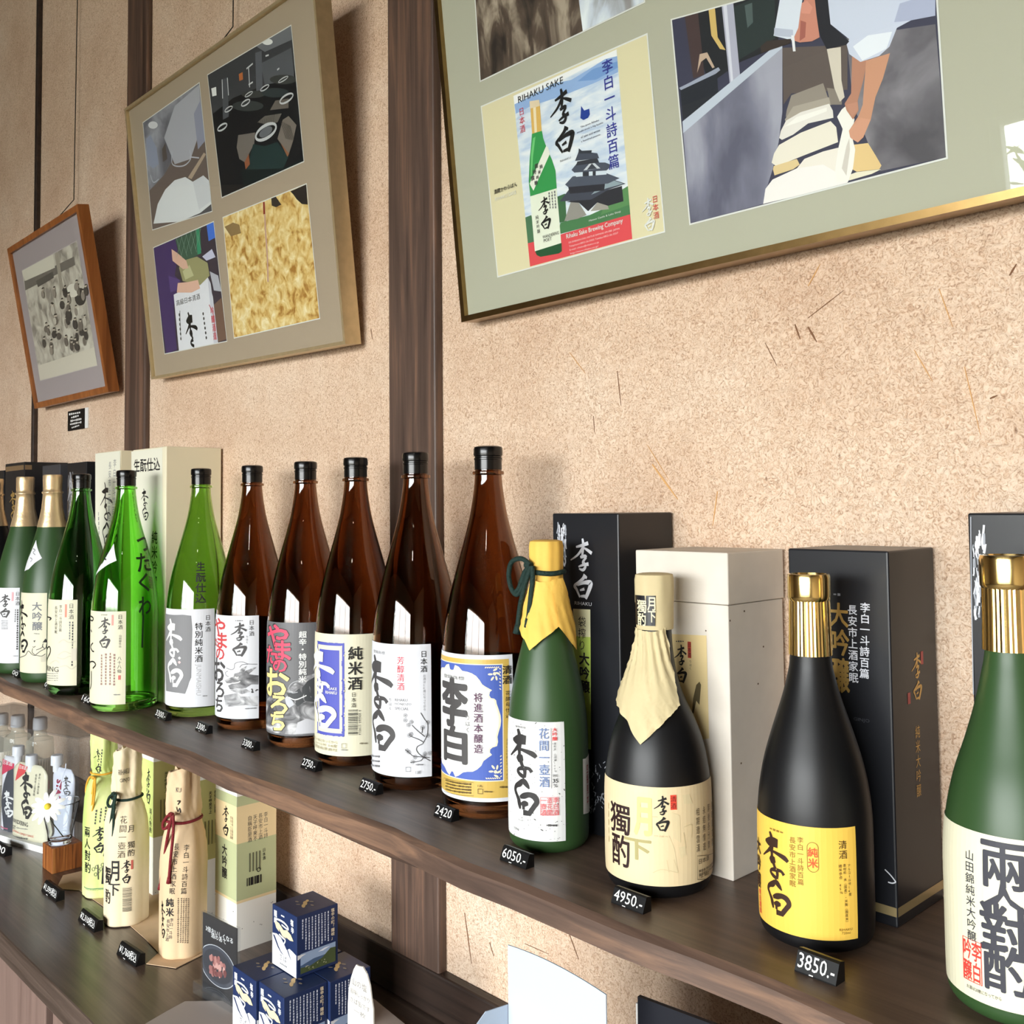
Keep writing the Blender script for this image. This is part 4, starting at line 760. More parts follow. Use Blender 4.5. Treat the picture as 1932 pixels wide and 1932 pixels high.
# two cream boxes
CRM = mat('cream_board', (226,218,190), .55, noise=.03, nscale=6)
t = carton(-1.7640, -1.6240, -.106, -.004, ZS, .4365, CRM, 'tall cream gift box with black brush writing, taller and nearer of the two cream boxes')
A = face('f', -.106); A.poly([(248,852),(306.5,845),(306.5,1326),(248,1320)], ink(224,222,204)); A.htext('生酛仕込', (253,880),(302,874), 24, INK, .03); A.rihaku(266,922,280,982, INK, .85); A.vtext('純米吟醸', (292,1000),(291,1112), INK, .02, 1.0); finish(A, 'print', t)
px0 = -1.9500; t = carton(px0, -1.8360, -.100, -.004, ZS, .440, CRM, 'tall cream gift box with large brush mark and faint poem columns, behind the green bottles')
A = face('f', -.100); A.poly([(180,856),(227,851),(227,1300),(180,1290)], ink(224,222,204)); A.rihaku(189,910,212,1040, INK, .7); A.vtext('李白一斗詩百篇', (217,865),(214,990), INKL, 0, .9); A.vtext('長安市上酒家眠', (208,870),(205,985), INKL, 0, .9); A.dashes((186,965),(187,1010),5,4,INKL,True); finish(A, 'print', t)
# black boxes at the far left
t = carton(on_y(127,880,-.1).x, on_y(163,880,-.1).x, -.100, -.004, ZS, on_y(150,872,-.1).z-ZS, BLACKBOX, 'black gift box with silver willow print, beside the cream boxes')
A = face('f', -.100); willow(A, 134, 890, 985, 9, 11); finish(A, 'print', t)
t = carton(on_y(80,880,-.105).x, on_y(113,880,-.105).x, -.105, -.004, ZS, on_y(100,877,-.105).z-ZS, mat('charcoal_board', (62,62,66), .4), 'plain charcoal gift box behind the gold-foiled green bottles')
t = carton(on_y(10,880,-.1).x, on_y(46,880,-.1).x, -.100, -.004, ZS, on_y(40,872,-.1).z-ZS, BLACKBOX, 'black gift box with tan top band and gold brush writing, far left')
A = face('f', -.100); A.poly([(11,881),(45,877),(45,886),(11,890)], ink(120,96,68)); A.rihaku(18,926,32,990, GINK, .9); finish(A, 'print', t); A = face('r', on_y(46,880,-.1).x); A.poly([(47,877),(60,877.5),(60,886),(47,886)], ink(120,96,68)); finish(A, 'side_print', t)
t = carton(on_y(-30,890,-.1).x, on_y(7,890,-.1).x, -.100, -.004, ZS, on_y(0,888,-.1).z-ZS, BLACKBOX, 'black gift box cut by the left edge of the view')
# ================================================================ price blocks
def price(txt, l, r, z, label, hgt=.0125, group='black price blocks on the wall shelf', m=WHITE, big=1.0):
    a = on_z(*l, z); c = on_z(*r, z); ang = math.atan2(c.y-a.y, c.x-a.x); L = (c-a).length; t = thing('price_block', (a.x,a.y,z), label, 'price tag', group)
    ux, uy = math.cos(ang), math.sin(ang); Q = lambda u, d, v: Vector((a.x+ux*u-uy*d, a.y+uy*u+ux*d, z+v)); D = hgt*.85
    b = MB(); prof = [(0,0),(0,.001),(hgt*.36,hgt*.92),(hgt*.5,hgt),(D,hgt*.9),(D,0)]; n = len(prof)
    vs = [Q(0,d,v) for d,v in prof]+[Q(L,d,v) for d,v in prof]; fs = [tuple(range(n)), tuple(range(2*n-1,n-1,-1))]+[((i+1) % n, i, n+i, n+(i+1) % n) for i in range(n)]
    b.add(vs, fs, BLACKTAG); b.build('block', t)
    s = hgt*.92/math.hypot(hgt*.36,hgt*.92); cz = hgt*.36/math.hypot(hgt*.36,hgt*.92)
    A = Art(lambda u, v, h: Q(u, v*cz-h*s, .001+v*s+h*cz), None); A.h = .0004; fl = math.hypot(hgt*.36,hgt*.92)
    if txt:
        A.fit(txt, L*.06, fl*.18, L*.94, fl*.86, m, .008); A.rect_uv(L*.36, -fl*.02, L*.46, fl*.03, m)
    b = MB(); A.into(b); b.build('digits', t); return t
price('3850.-', (1499,1832),(1577,1862), ZS, 'black price block reading 3850.- before the yellow-labelled bottle', .0145)
price('4950.-', (1153,1703),(1213,1726), ZS, 'black price block reading 4950.- before the paper-hooded bottle')
price('6050.-', (943,1622),(992,1641), ZS, 'black price block reading 6050.- before the yellow-wrapped bottle')
price('2420', (818,1539),(851,1552), ZS, 'black price block reading 2420 before the blue and gold label')
price('2750.-', (677,1489),(708,1501.5), ZS, 'black price block reading 2750.- before the plum branch label')
price('2750.-', (567,1447),(594,1457), ZS, 'black price block reading 2750.- before the bottle with blue seal panel')
price('3300.-', (455,1409),(477,1418), ZS, 'black price block reading 3300.- before the dark grey kana label')
price('3300.-', (368,1377),(388,1386), ZS, 'black price block reading 3300.- between grey block label and dragon label')
price('3300.-', (291,1352),(311,1361), ZS, 'black price block reading 3300.- before the olive green bottle')
price('160', (152,1323),(168,1331), ZS, 'black price block partly hidden by the bright green bottle')
price('00', (82,1297),(92,1303), ZS, 'black price block between the bearded figure bottle and dark green bottle')
price('00', (21,1274),(32,1280), ZS, 'black price block beside the leftmost green bottle')
LG = 'black price blocks on the counter'
price('¥1,595税込', (78,1681),(105,1702), ZC, 'black price block reading ¥1,595 before the striped wood block', .017, LG); price('¥2,310税込', (147,1736),(177,1760), ZC, 'black price block reading ¥2,310 before the green wrapped bottle', .017, LG)
price('¥1,760税込', (220,1800),(256,1825), ZC, 'black price block reading ¥1,760 before the red-corded bottle', .017, LG); price('000', (-18,1603),(8,1617), ZC, 'black price block cut by the left edge of the counter', .017, LG)
# ================================================================ framed pictures hung on the wall, leaning forward
class Plane:
    def __init__(s, x, y, z, yaw, lean, roll):
        cr, sr = math.cos(roll), math.sin(roll); s.O = Vector((x,y,z))
        def turn(p):
            p = Vector((p[0], math.cos(lean)*p[1]-math.sin(lean)*p[2], math.sin(lean)*p[1]+math.cos(lean)*p[2]))
            return Vector((math.cos(yaw)*p.x-math.sin(yaw)*p.y, math.sin(yaw)*p.x+math.cos(yaw)*p.y, p.z))
        s.U, s.V, s.N = turn((cr,0,sr)), turn((-sr,0,cr)), turn((0,-1,0)); s.off = 0.0
    def at(s, u, v, n=0.0): return s.O+s.U*u+s.V*v+s.N*n
    def P(s, u, v, h): return s.at(u, v, s.off+h)
    def uv(s, px, py):
        d = ray(px, py); o = s.O+s.N*s.off; t = (o-CAM).dot(s.N)/d.dot(s.N); q = CAM+d*t-o; return (q.dot(s.U), q.dot(s.V))
def pbox(b, pl, u0, v0, u1, v1, n0, n1, m):
    vs = [pl.at(u,v,n) for n in (n0,n1) for u,v in ((u0,v0),(u1,v0),(u1,v1),(u0,v1))]
    b.add(vs, [(3,2,1,0),(4,5,6,7),(0,1,5,4),(1,2,6,5),(2,3,7,6),(3,0,4,7)], m)
BRONZE = mat('bronze_metal', (150,122,78), .3, 1.0, noise=.12, nscale=60); CHAMP = mat('champagne_metal', (206,184,142), .32, .6, noise=.08, nscale=80)
def frame(pl, w, h, d, bar, m, label, matm, wires=()):
    t = thing('picture_frame', tuple(pl.at(0,0,0)), label, 'picture', 'framed pictures on the clay wall')
    b = MB()
    for u0,v0,u1,v1 in ((0,0,w,bar),(0,h-bar,w,h),(0,bar,bar,h-bar),(w-bar,bar,w,h-bar)): pbox(b, pl, u0,v0,u1,v1, -d, 0, m)
    b.build('moulding', t)
    b = MB(); pbox(b, pl, bar,bar,w-bar,h-bar, -d+.002, -.0065, matm); b.build('mat_board', t)
    b = MB(); pbox(b, pl, bar,bar,w-bar,h-bar, -.0040, -.0028, PANE); b.build('glass_pane', t)
    b = MB()
    for u in wires: p = pl.at(u, h-.01, -d*.7); b.tube([p, Vector((p.x+.0, -.012, p.z+.10)), Vector((p.x, -.006, ZCEIL-.02))], .0011, INK, 6)
    if wires: b.build('hanging_wire', t)
    pl.off = -.0062; return t
def photo(pl, t, quad, bgm, border=WHITE, name='photograph'):
    A = Art(pl.P, pl.uv); A.h = .0002; q = [pl.uv(*p) for p in quad]; cx = sum(p[0] for p in q)/4; cy = sum(p[1] for p in q)/4
    A.poly_uv([(u+(.0016 if u > cx else -.0016), v+(.0016 if v > cy else -.0016)) for u,v in q], border); A.poly_uv(q, bgm); A.q = q; A.h += .0001; return A
def cut(pts, q):                                # keep a drawn shape inside the four-sided picture q
    out = list(pts)
    cx = sum(p[0] for p in q)/4; cy = sum(p[1] for p in q)/4
    for i in range(4):
        a, c = q[i], q[(i+1) % 4]; nx, ny = c[1]-a[1], a[0]-c[0]
        if (cx-a[0])*nx+(cy-a[1])*ny < 0: nx, ny = -nx, -ny
        res = []; n = len(out)
        for k in range(n):
            p, r = out[k], out[(k+1) % n]; dp = (p[0]-a[0])*nx+(p[1]-a[1])*ny; dr = (r[0]-a[0])*nx+(r[1]-a[1])*ny
            if dp >= 0: res.append(p)
            if dp*dr < 0: g = dp/(dp-dr); res.append((p[0]+(r[0]-p[0])*g, p[1]+(r[1]-p[1])*g))
        out = res
        if len(out) < 3: return []
    return out
def shapes(A, lst, sc=1.0, ox=0, oy=0):
    for col, pts in lst:
        m = col if not isinstance(col, tuple) else ink(*col)
        p = cut([A.uv(ox+x/sc, oy+y/sc) for x,y in pts], A.q)
        if p: A.poly_uv(p, m)
def noisy(name, stops, scale, dist=1.0, stretch=(1,1,1), detail=6):
    m, N, L, bs = nodes_of(name); tc = N.new('ShaderNodeTexCoord'); mp = N.new('ShaderNodeMapping'); mp.inputs['Scale'].default_value = stretch; n = N.new('ShaderNodeTexNoise'); n.inputs['Scale'].default_value = scale; n.inputs['Detail'].default_value = detail; n.inputs['Distortion'].default_value = dist
    L.new(tc.outputs['Object'], mp.inputs[0]); L.new(mp.outputs[0], n.inputs['Vector']); r = ramp(N, stops); L.new(n.outputs['Fac'], r.inputs['Fac']); L.new(r.outputs['Color'], bs.inputs['Base Color']); bs.inputs['Roughness'].default_value = .55; return m
SAGE = mat('sage_mat_board', (182,180,162), .7); TAUPE = mat('taupe_mat_board', (176,158,138), .7); MAUVE = mat('mauve_mat_board', (176,164,168), .75)
def world(p): return (p[0], p[1]+CAM.y, p[2]+CAM.z)
def ell_pts(x, y, a, b, n=14): return [(x+a*math.cos(2*PI*k/n), y+b*math.sin(2*PI*k/n)) for k in range(n)]
# --- big frame
pl = Plane(*world((-.9338,.8004,.2326)), -.0096, .1017, .0013)
t = frame(pl, 1.25, .70, .0274, .007, BRONZE, 'largest wall picture, sage mat board with poster and brewery photos, cut by right edge', SAGE)
GRAIN = noisy('brown_straw_print', [(.34,(46,36,30)),(.5,(92,76,64)),(.64,(176,160,142))], 42, .6, (1,1,.35))
A = photo(pl, t, [(893,-70),(907,152),(1215,3),(1205,-200)], GRAIN); shapes(A, [(noisy('pale_straw_print', [(.35,(150,146,146)),(.5,(206,214,228)),(.65,(240,246,252))], 34, .6, (1,1,.35)), [(1075,-140),(1100,60),(1150,50),(1230,0),(1220,-210)])]); finish(A, 'photograph', t)
# poster
A = photo(pl, t, [(909,202),(940,521),(1253,436),(1220,66)], ink(226,216,178), name='poster'); zz = (3.45, 800, 0); a = lambda *P: [A.uv(800+x/3.45, y/3.45) for x,y in P]
A.q = a((583,625),(692,1735),(1357,1555),(1255,322)); A.poly_uv(A.q, noisy('lake_print', [(.35,(188,206,232)),(.5,(216,226,240)),(.65,(236,240,246))], 30, .4, (1,1,4)))
shapes(A, [((246,246,248),[(583,625),(1255,322),(1258,380),(1100,420),(900,520),(700,610),(590,680)]),((150,180,226),[(590,680),(700,625),(840,545),(960,520),(1060,460),(1180,385),(1260,365),(1265,470),(1100,545),(900,625),(700,690),(600,740)]),
  ((120,158,214),[(1000,530),(1100,450),(1260,400),(1264,440),(1120,520)]),((74,118,84),[(650,1420),(700,1400),(720,1480),(720,1590),(672,1585)]),((74,126,80),[(870,1530),(890,1450),(1080,1400),(1300,1300),(1345,1320),(1350,1400),(900,1520)]),((60,104,66),[(870,1280),(920,1260),(930,1440),(885,1450)]),((92,142,88),[(1200,1290),(1330,1210),(1345,1330),(1150,1400)]),
  ((226,78,84),[(675,1585),(860,1535),(1345,1395),(1360,1560),(692,1740)]),
  ((150,146,140),[(915,1440),(958,1310),(1010,1320),(1060,1400),(1000,1425)]),((164,158,150),[(1085,1375),(1130,1318),(1190,1312),(1205,1362)]),
  ((42,42,50),[(930,1315),(1290,1210),(1300,1310),(1200,1340),(1130,1318),(1070,1375),(1010,1320)]),((66,70,84),[(885,1312),(950,1228),(1080,1240),(1200,1158),(1315,1196),(1200,1236),(1090,1300)]),((150,166,176),[(1090,1268),(1195,1160),(1300,1196),(1190,1226)]),
  ((40,40,50),[(940,1215),(1180,1190),(1175,1240),(950,1262)]),((78,84,100),[(920,1202),(970,1148),(1190,1128),(1275,1160),(1200,1195),(940,1218)]),((214,224,236),[(1000,1122),(1190,1108),(1190,1136),(990,1152)]),((50,52,62),[(1035,1120),(1075,1116),(1075,1146),(1035,1148)]),((50,52,62),[(1100,1114),(1120,1113),(1120,1142),(1100,1143)]),
  ((74,80,96),[(962,1106),(1000,1060),(1180,1058),(1228,1076),(1190,1110),(980,1124)]),((206,210,218),[(1040,1110),(1095,1046),(1150,1096)]),((60,64,76),[(1062,1106),(1095,1064),(1128,1098)]),((50,52,62),[(1000,1052),(1130,1028),(1142,1058),(992,1078)]),((68,74,90),[(985,1048),(1010,984),(1130,998),(1142,1030)]),((50,54,64),[(1008,990),(1010,966),(1030,982),(1095,978),(1090,998),(1010,1000)]),
  ((30,60,150),[(1020,770),(1025,690),(1045,720),(1078,708),(1082,745),(1070,768),(1040,782)]),
  ((52,152,78),[(705,872),(770,852),(778,900),(800,960),(835,1040),(858,1110),(866,1226),(694,1278),(684,1180),(690,1040),(700,940)]),((112,200,120),[(712,900),(728,890),(712,1020),(704,1150),(696,1150),(700,1000)]),((224,180,96),[(694,692),(756,672),(768,852),(706,872)]),((244,226,190),[(712,690),(730,684),(738,860),(722,866)]),((232,212,180),[(690,660),(752,650),(757,690),(692,708)]),
  ((30,84,48),[(724,1632),(898,1580),(900,1636),(880,1650),(760,1672),(736,1660)]),((234,238,220),[(693,1280),(866,1226),(896,1582),(724,1636)]),((238,238,226),[(690,1196),(798,950),(812,962),(822,1002),(715,1242)])], *zz)
A.h += .0001; P_ = lambda x,y: (800+x/3.45, y/3.45)
A.htext('RIHAKU SAKE', P_(615,648),P_(908,524), 13, INK); A.rihaku(*P_(826,576),*P_(974,1012), INK, 1.0, 2); A.vtext('李白一斗詩百篇', P_(1193,380),P_(1242,1104), ink(52,56,150), .01); A.vtext('日本酒', P_(636,698),P_(646,868), ink(214,72,84))
A.htext('Rihaku Sake Brewing Company', P_(930,1540),P_(1298,1444), 11, WHITE, .02)
for k,s in enumerate(('335 ISHIBASHI-CHO, MATSUE SHIMANE 690-0881 JAPAN','Telephone:0852-26-5555 Telefax:0852-26-5557','E-mail: rihaku@rihaku.co.jp','http://www.rihaku.co.jp/')): A.htext(s, P_(944+4*k,1578+24*k),P_((1276,1268,1142,1140)[k],(1494,1522,1580,1606)[k]), 4.4, ink(250,214,214))
for k,s in enumerate(('The poet Rihaku','would drink a big bottle','of sake and wrote','a hundred poems.')): A.htext(s, P_((1022,998,1024,1026)[k],830+30*k),P_((1142,1170,1150,1154)[k],(784,806,852,880)[k]), 4.6, ink(60,64,90))
A.htext('RIHAKU', P_(890,1048),P_(960,1028), 4, INKL); A.htext('Matsue Castle & Lake Shinji', P_(1078,1438),P_(1284,1380), 4.5, WHITE, .01)
A.rihaku(*P_(750,1280),*P_(826,1500), INK, 1.0, 2); A.vtext('純米吟醸', P_(738,1400),P_(752,1520), INKG); A.htext('WANDERING', P_(776,1545),P_(882,1514), 6, INKG); A.htext('POET', P_(784,1568),P_(835,1554), 6, INKG)
for k,x in enumerate((818,836,854)): A.dashes(P_(x,1250-k*5),P_(x+8,1360),6,4,INKL,True,k)
for s,x0,y0,x1,y1 in (('純米吟醸',772,1068,728,1208),('超特撰',742,1060,706,1180)): A.vtext(s, P_(x0,y0),P_(x1,y1), INKG, .02)
A.htext('酒蔵かわらばん', P_(460,1248),P_(610,1202), 8.5, INK, .02); A.htext('RIHAKU SAKE', P_(468,1296),P_(606,1254), 7, WHITE); A.vtext('日本酒', P_(1506,1270),P_(1518,1428), ink(214,80,80)); A.rihaku(*P_(1424,1288),*P_(1504,1512), WHITE, 1.0, 2)
finish(A, 'poster', t)
# photograph of a brewer bent over rice bags
A = photo(pl, t, [(1268,38),(1303,421.5),(1785,297),(1760,-96)], ink(58,58,80)); zz = (2.833, 1250, 0)
STEEL = noisy('steel_print', [(.35,(92,92,112)),(.5,(126,126,146)),(.65,(166,166,182))], 18, .4, (1,1,.4)); STEEL2 = noisy('dark_steel_print', [(.35,(74,70,78)),(.5,(104,100,108)),(.65,(134,130,138))], 16, .4)
shapes(A, [((26,28,34),[(180,-20),(620,-150),(620,250),(420,330),(250,450),(200,300)]),((70,52,52),[(120,90),(190,60),(225,400),(165,420)]),((36,48,48),[(380,40),(600,-60),(605,205),(410,320)]),((78,92,92),[(440,30),(480,15),(485,120),(455,150)]),((178,178,198),[(310,-40),(372,-60),(418,430),(362,460)]),((218,218,232),[(318,-40),(338,-44),(380,440),(368,450)]),((214,182,110),[(245,30),(278,10),(296,200),(338,268),(308,262),(262,190)]),
 ((30,34,44),[(95,470),(290,370),(300,500),(180,600),(110,640)]),((160,166,186),[(90,470),(150,440),(300,360),(310,375),(285,395),(100,482)]),((196,170,150),[(186,390),(200,290),(240,280),(280,360),(268,365),(235,310),(208,330)]),((196,204,220),[(108,650),(640,215),(642,258),(112,715)]),(STEEL,[(112,712),(642,256),(642,600),(622,760),(590,905),(560,1000),(540,1090),(152,1195)]),((96,84,80),[(642,256),(990,240),(990,480),(690,500),(648,560)]),(STEEL2,[(985,200),(1460,130),(1520,840),(1165,915),(1100,765),(1020,560)]),
 ((150,140,130),[(665,590),(690,510),(860,445),(885,520),(900,560),(660,625)]),((172,162,150),[(655,640),(700,570),(890,520),(905,560),(660,650)]),((138,128,118),[(880,470),(960,480),(960,560),(900,560)]),((234,228,222),[(625,738),(634,700),(662,645),(740,600),(892,555),(912,592),(915,630),(780,660),(700,720),(640,748)]),((246,242,236),[(650,680),(720,625),(880,575),(880,595),(740,650)]),((238,230,216),[(585,870),(598,820),(625,775),(740,710),(900,648),(930,680),(940,760),(760,830),(610,890)]),((226,200,150),[(592,905),(596,888),(720,850),(735,880),(700,905),(600,938)]),((240,232,222),[(720,900),(760,850),(860,810),(940,790),(1000,850),(1000,960),(720,970)]),((244,238,236),[(540,1090),(552,1010),(590,960),(720,900),(860,880),(1000,960),(985,985)]),((230,198,140),[(1015,775),(1100,765),(1140,830),(1172,885),(1160,905),(1040,918),(1005,900)]),((236,228,206),[(1000,935),(1040,920),(1170,905),(1120,930),(1000,965)]),
 ((244,240,234),[(925,905),(940,800),(965,690),(935,625),(960,585),(1000,553),(1028,640),(1012,720),(1032,800),(1020,900),(995,968),(930,975)]),((214,206,198),[(960,900),(985,780),(1000,740),(1004,800),(985,940)]),((216,206,192),[(880,262),(955,252),(958,430),(975,520),(950,545),(920,470)]),
 ((186,132,108),[(1015,300),(1095,320),(1075,430),(1045,540),(1050,590),(1020,640),(985,590),(975,555),(1010,500)]),((206,150,120),[(1090,325),(1218,285),(1180,420),(1140,520),(1115,640),(1080,720),(1050,760),(1005,735),(998,700),(1050,620),(1072,560),(1080,450)]),((214,156,128),[(1000,700),(1060,630),(1115,640),(1075,735),(1045,762),(1010,740)]),((196,140,116),[(985,560),(1045,545),(1048,590),(1015,625)]),
 ((208,214,234),[(800,-150),(1460,-330),(1460,85),(1330,110),(1255,150),(1215,250),(1160,300),(1060,332),(1000,290),(985,235),(1000,210),(900,130),(850,0)]),((178,184,212),[(1240,120),(1270,20),(1460,-40),(1460,85),(1330,110)]),((236,240,250),[(1020,250),(1100,190),(1230,170),(1200,260),(1070,325)]),((26,26,36),[(806,-60),(880,-60),(900,130),(1000,222),(985,240),(880,264),(848,200),(820,80)]),
 ((206,138,118),[(735,70),(760,0),(812,-40),(825,80),(842,200),(800,222),(735,228),(700,216)]),((168,98,86),[(740,110),(770,120),(765,200),(735,220)]),((220,150,130),[(740,20),(775,5),(805,40),(790,75),(745,72)]),((222,228,242),[(640,-60),(765,-90),(740,60),(728,150),(700,212),(690,215),(596,192),(612,100)]),((190,196,216),[(600,150),(700,160),(700,200),(598,192)]),((56,44,38),[(525,250),(560,220),(690,208),(686,232),(530,285)]),((238,238,244),[(690,190),(706,190),(714,275),(700,276)])], *zz)
finish(A, 'photograph', t)
# --- middle frame
pl = Plane(*world((-1.8639,.8,.2538)), -.0137, .1193, -.0267)
t = frame(pl, .682, .5208, .0275, .005, CHAMP, 'middle wall picture, taupe mat board holding four brewery photos, champagne metal frame', TAUPE, (.28,))
A = photo(pl, t, [(270,232),(288,433),(400,398),(376,157)], noisy('steam_print', [(.35,(104,102,110)),(.5,(136,136,146)),(.65,(166,166,176))], 14, .6))
shapes(A, [((112,98,92),[(282,360),(310,330),(345,270),(398,250),(402,400),(288,434)]),((178,178,188),[(330,200),(376,160),(380,240),(360,300),(330,310),(310,260)]),((222,222,228),ell_pts(289,236,9,7)),((150,156,178),[(276,262),(284,254),(296,280),(300,310),(290,318),(279,310)]),((150,152,172),[(366,215),(378,190),(388,265),(374,282)]),((94,84,80),[(306,282),(312,270),(316,300),(308,306)]),((226,228,232),[(290,422),(298,385),(312,358),(330,340),(350,334),(364,343),(384,331),(397,343),(400,384),(378,402),(340,418)]),((212,214,220),[(364,343),(384,331),(397,343),(398,380),(376,396)]),((88,86,90),[(340,418),(378,402),(400,384),(401,398),(345,430)]),((180,160,140),[(355,335),(385,288),(389,291),(362,338)])])
for P in ([(325,285),(326,310),(346,313),(360,300),(358,283)],[(358,296),(376,298)],[(284,330),(290,344),(300,338)]): A.stroke(P, .0011, ink(190,192,204))
finish(A, 'photograph', t)
A = photo(pl, t, [(392,142),(419,372),(573,304),(549,49)], ink(22,22,25)); RN = ink(206,208,212)
shapes(A, [((64,65,69),[(392,142),(549,49),(556,140),(500,160),(440,185),(402,215)]),((92,94,100),[(492,120),(550,90),(556,150),(500,160)]),((116,118,124),[(480,85),(549,49),(551,75),(500,98)]),((240,240,240),ell_pts(505,79,10,6)),((240,240,240),[(399,167),(408,164),(409,180),(401,182)]),((190,110,60),[(451,140),(458,136),(459,150),(452,153)]),((84,86,92),[(420,150),(430,146),(432,220),(421,226)]),((96,98,106),[(482,100),(494,96),(496,170),(484,172)]),((62,64,62),ell_pts(478,178,22,7)),((62,64,62),ell_pts(535,150,26,9)),((58,62,62),ell_pts(468,200,30,10)),((50,58,60),ell_pts(520,175,26,9)),((120,112,106),[(450,255),(482,250),(480,272),(462,306),(452,300),(447,278)]),((128,118,110),[(524,262),(534,226),(545,219),(560,236),(554,264),(545,292)]),((110,104,98),[(486,231),(500,219),(532,214),(524,231),(505,235)]),((108,100,94),[(510,208),(520,190),(545,186),(545,204)]),((34,54,54),[(478,272),(500,276),(524,268),(545,296),(535,318),(466,322)]),((20,30,30),[(455,320),(535,318),(570,300),(573,306),(460,352)]),((150,90,60),[(462,306),(470,290),(472,310),(464,320)]),((150,100,70),[(530,270),(546,290),(543,296)])])
for x,y,a,c,wd in ((502,249,22,16,.005),(541,186,14,9,.003),(420,240,10,7,.003),(464,194,9,6,.0024),(432,206,8,5,.002),(500,166,9,5,.002),(535,150,10,4,.0016),(470,178,8,4,.0016)): A.ring(x,y,a,c,wd,RN)
A.ell(502,249,13,9,ink(110,112,118))
for k in range(9): g = k/9; A.stroke([(530+20*g,228+10*g),(540+18*g,262+4*g)], .0004, ink(60,54,50)); A.stroke([(488+34*g,229-14*g),(490+30*g,233-2*g)], .0004, ink(60,54,50))
for P in ([(420,150),(421,186)],[(430,147),(432,180)],[(466,130),(478,120)],[(470,160),(478,155)],[(470,128),(472,165)],[(524,132),(528,129)],[(502,106),(508,104)]): A.stroke(P, .0012, ink(210,212,216))
finish(A, 'photograph', t)
A = photo(pl, t, [(290,468),(311,667),(428,643),(403,419)], ink(64,54,66))
shapes(A, [((72,52,104),[(288,470),(332,450),(336,480),(330,520),(342,532),(334,548),(328,580),(334,660),(314,668)]),((92,70,130),[(318,520),(340,528),(336,546),(322,552)]),((66,96,78),[(331,452),(378,430),(380,478),(360,488),(342,492)]),((58,150,110),[(370,434),(376,431),(380,478),(373,480)]),((72,120,220),[(390,424),(403,419),(407,448),(394,455)]),((206,206,232),[(382,484),(400,470),(407,485),(390,492)]),((188,188,200),[(396,512),(412,520),(418,550),(404,548)]),((120,92,78),[(404,575),(420,560),(428,640),(412,645)]),((232,232,240),[(328,556),(350,545),(392,522),(402,560),(412,648),(338,662)]),((210,210,222),[(392,522),(398,535),(412,648),(404,650)]),((160,156,112),[(338,505),(352,490),(372,484),(392,496),(396,520),(378,538),(345,530)]),((196,194,150),[(345,512),(358,500),(366,520),(350,528)]),((226,182,162),[(324,470),(336,478),(352,492),(356,506),(346,508),(326,492)]),((230,186,166),[(336,534),(356,532),(374,528),(378,544),(362,552),(334,552)])])
A.rihaku(348,588,373,690, INK, 1.5); A.parts = A.parts[:-len(BRUSH)]; 
for st in BRUSH[:8]: 
    l0 = A.uv(350,620); r0 = A.uv(373,620); tt = A.uv(360,588)[1]; bb = A.uv(360,655)[1]; sx = (r0[0]-l0[0])/430; sy = (tt-bb)/900
    A.stroke_uv([(l0[0]+x*sx, tt-y*sy, wd*1.3*sx) for x,y,wd in st], INK, 4)
A.htext('高級日本清酒', (333,570),(378,561), 11, INKG); A.stroke([(395,575),(402,590),(405,610),(407,640)], .001, ink(200,80,90)); A.vtext('吟醸酒造', (400,578),(407,642), ink(206,90,100), .02)
for k in range(6): A.ell(339+k*.6,594+9*k,1.2,3.2,INKG,8); A.ell(384+k*1.2,592+9*k,1.4,3.2,INKG,8)
A.stroke([(340,586),(342,640)], .0005, INKG)
for k in range(5): A.stroke([(334+9*k,450-4*k),(345+9*k,488-4*k)], .0004, ink(150,180,160)); A.stroke([(344+9*k,446-4*k),(334+9*k,486-4*k)], .0004, ink(150,180,160))
finish(A, 'photograph', t)
A = photo(pl, t, [(421,411),(442,637),(603,600),(578,348)], noisy('steamed_rice_print', [(.33,(176,126,56)),(.45,(222,184,110)),(.58,(238,212,150)),(.7,(250,234,190))], 58, .5, (1,1,1), 8))
shapes(A, [((50,42,38),[(512,374),(520,370),(531,386),(521,391),(513,388)]),((40,34,32),[(548,361),(578,348),(581,386),(570,385),(560,376),(553,366)]),((150,122,80),[(424,428),(440,420),(452,424),(455,440),(436,446)])]); A.stroke([(499,381),(501,430),(505,490),(506,532)], .0022, ink(206,166,150)); A.stroke([(498,381),(499,404)], .003, ink(150,60,40)); finish(A, 'photograph', t)
# --- small wooden frame with the old group photograph
pl = Plane(*world((-2.5458,.8003,.2502)), -.0126, .1742, -.0064)
t = frame(pl, .4825, .391, .0229, .0135, WOOD_FRAME, 'brown wooden picture frame with old black and white group photo, leftmost on wall', MAUVE, (.20,))
A = photo(pl, t, [(41.7,511),(76,718),(183.7,689),(145,455)], noisy('faded_photo_print', [(.35,(150,142,134)),(.5,(196,188,176)),(.65,(222,216,204))], 30, .6), ink(196,186,190)); rnd = random.Random(21)
shapes(A, [((222,214,200),[(75,718),(72,690),(178,655),(184,690)]),((120,114,108),[(46,530),(140,484),(142,500),(48,548)]),((92,88,84),[(68,530),(100,512),(102,524),(72,542)]),((170,162,150),[(104,480),(110,476),(122,560),(116,562)]),((228,222,208),[(40,511),(100,480),(104,505),(48,530)]),((66,62,60),ell_pts(152,560,11,17)),((236,230,218),ell_pts(138,548,12,13))])
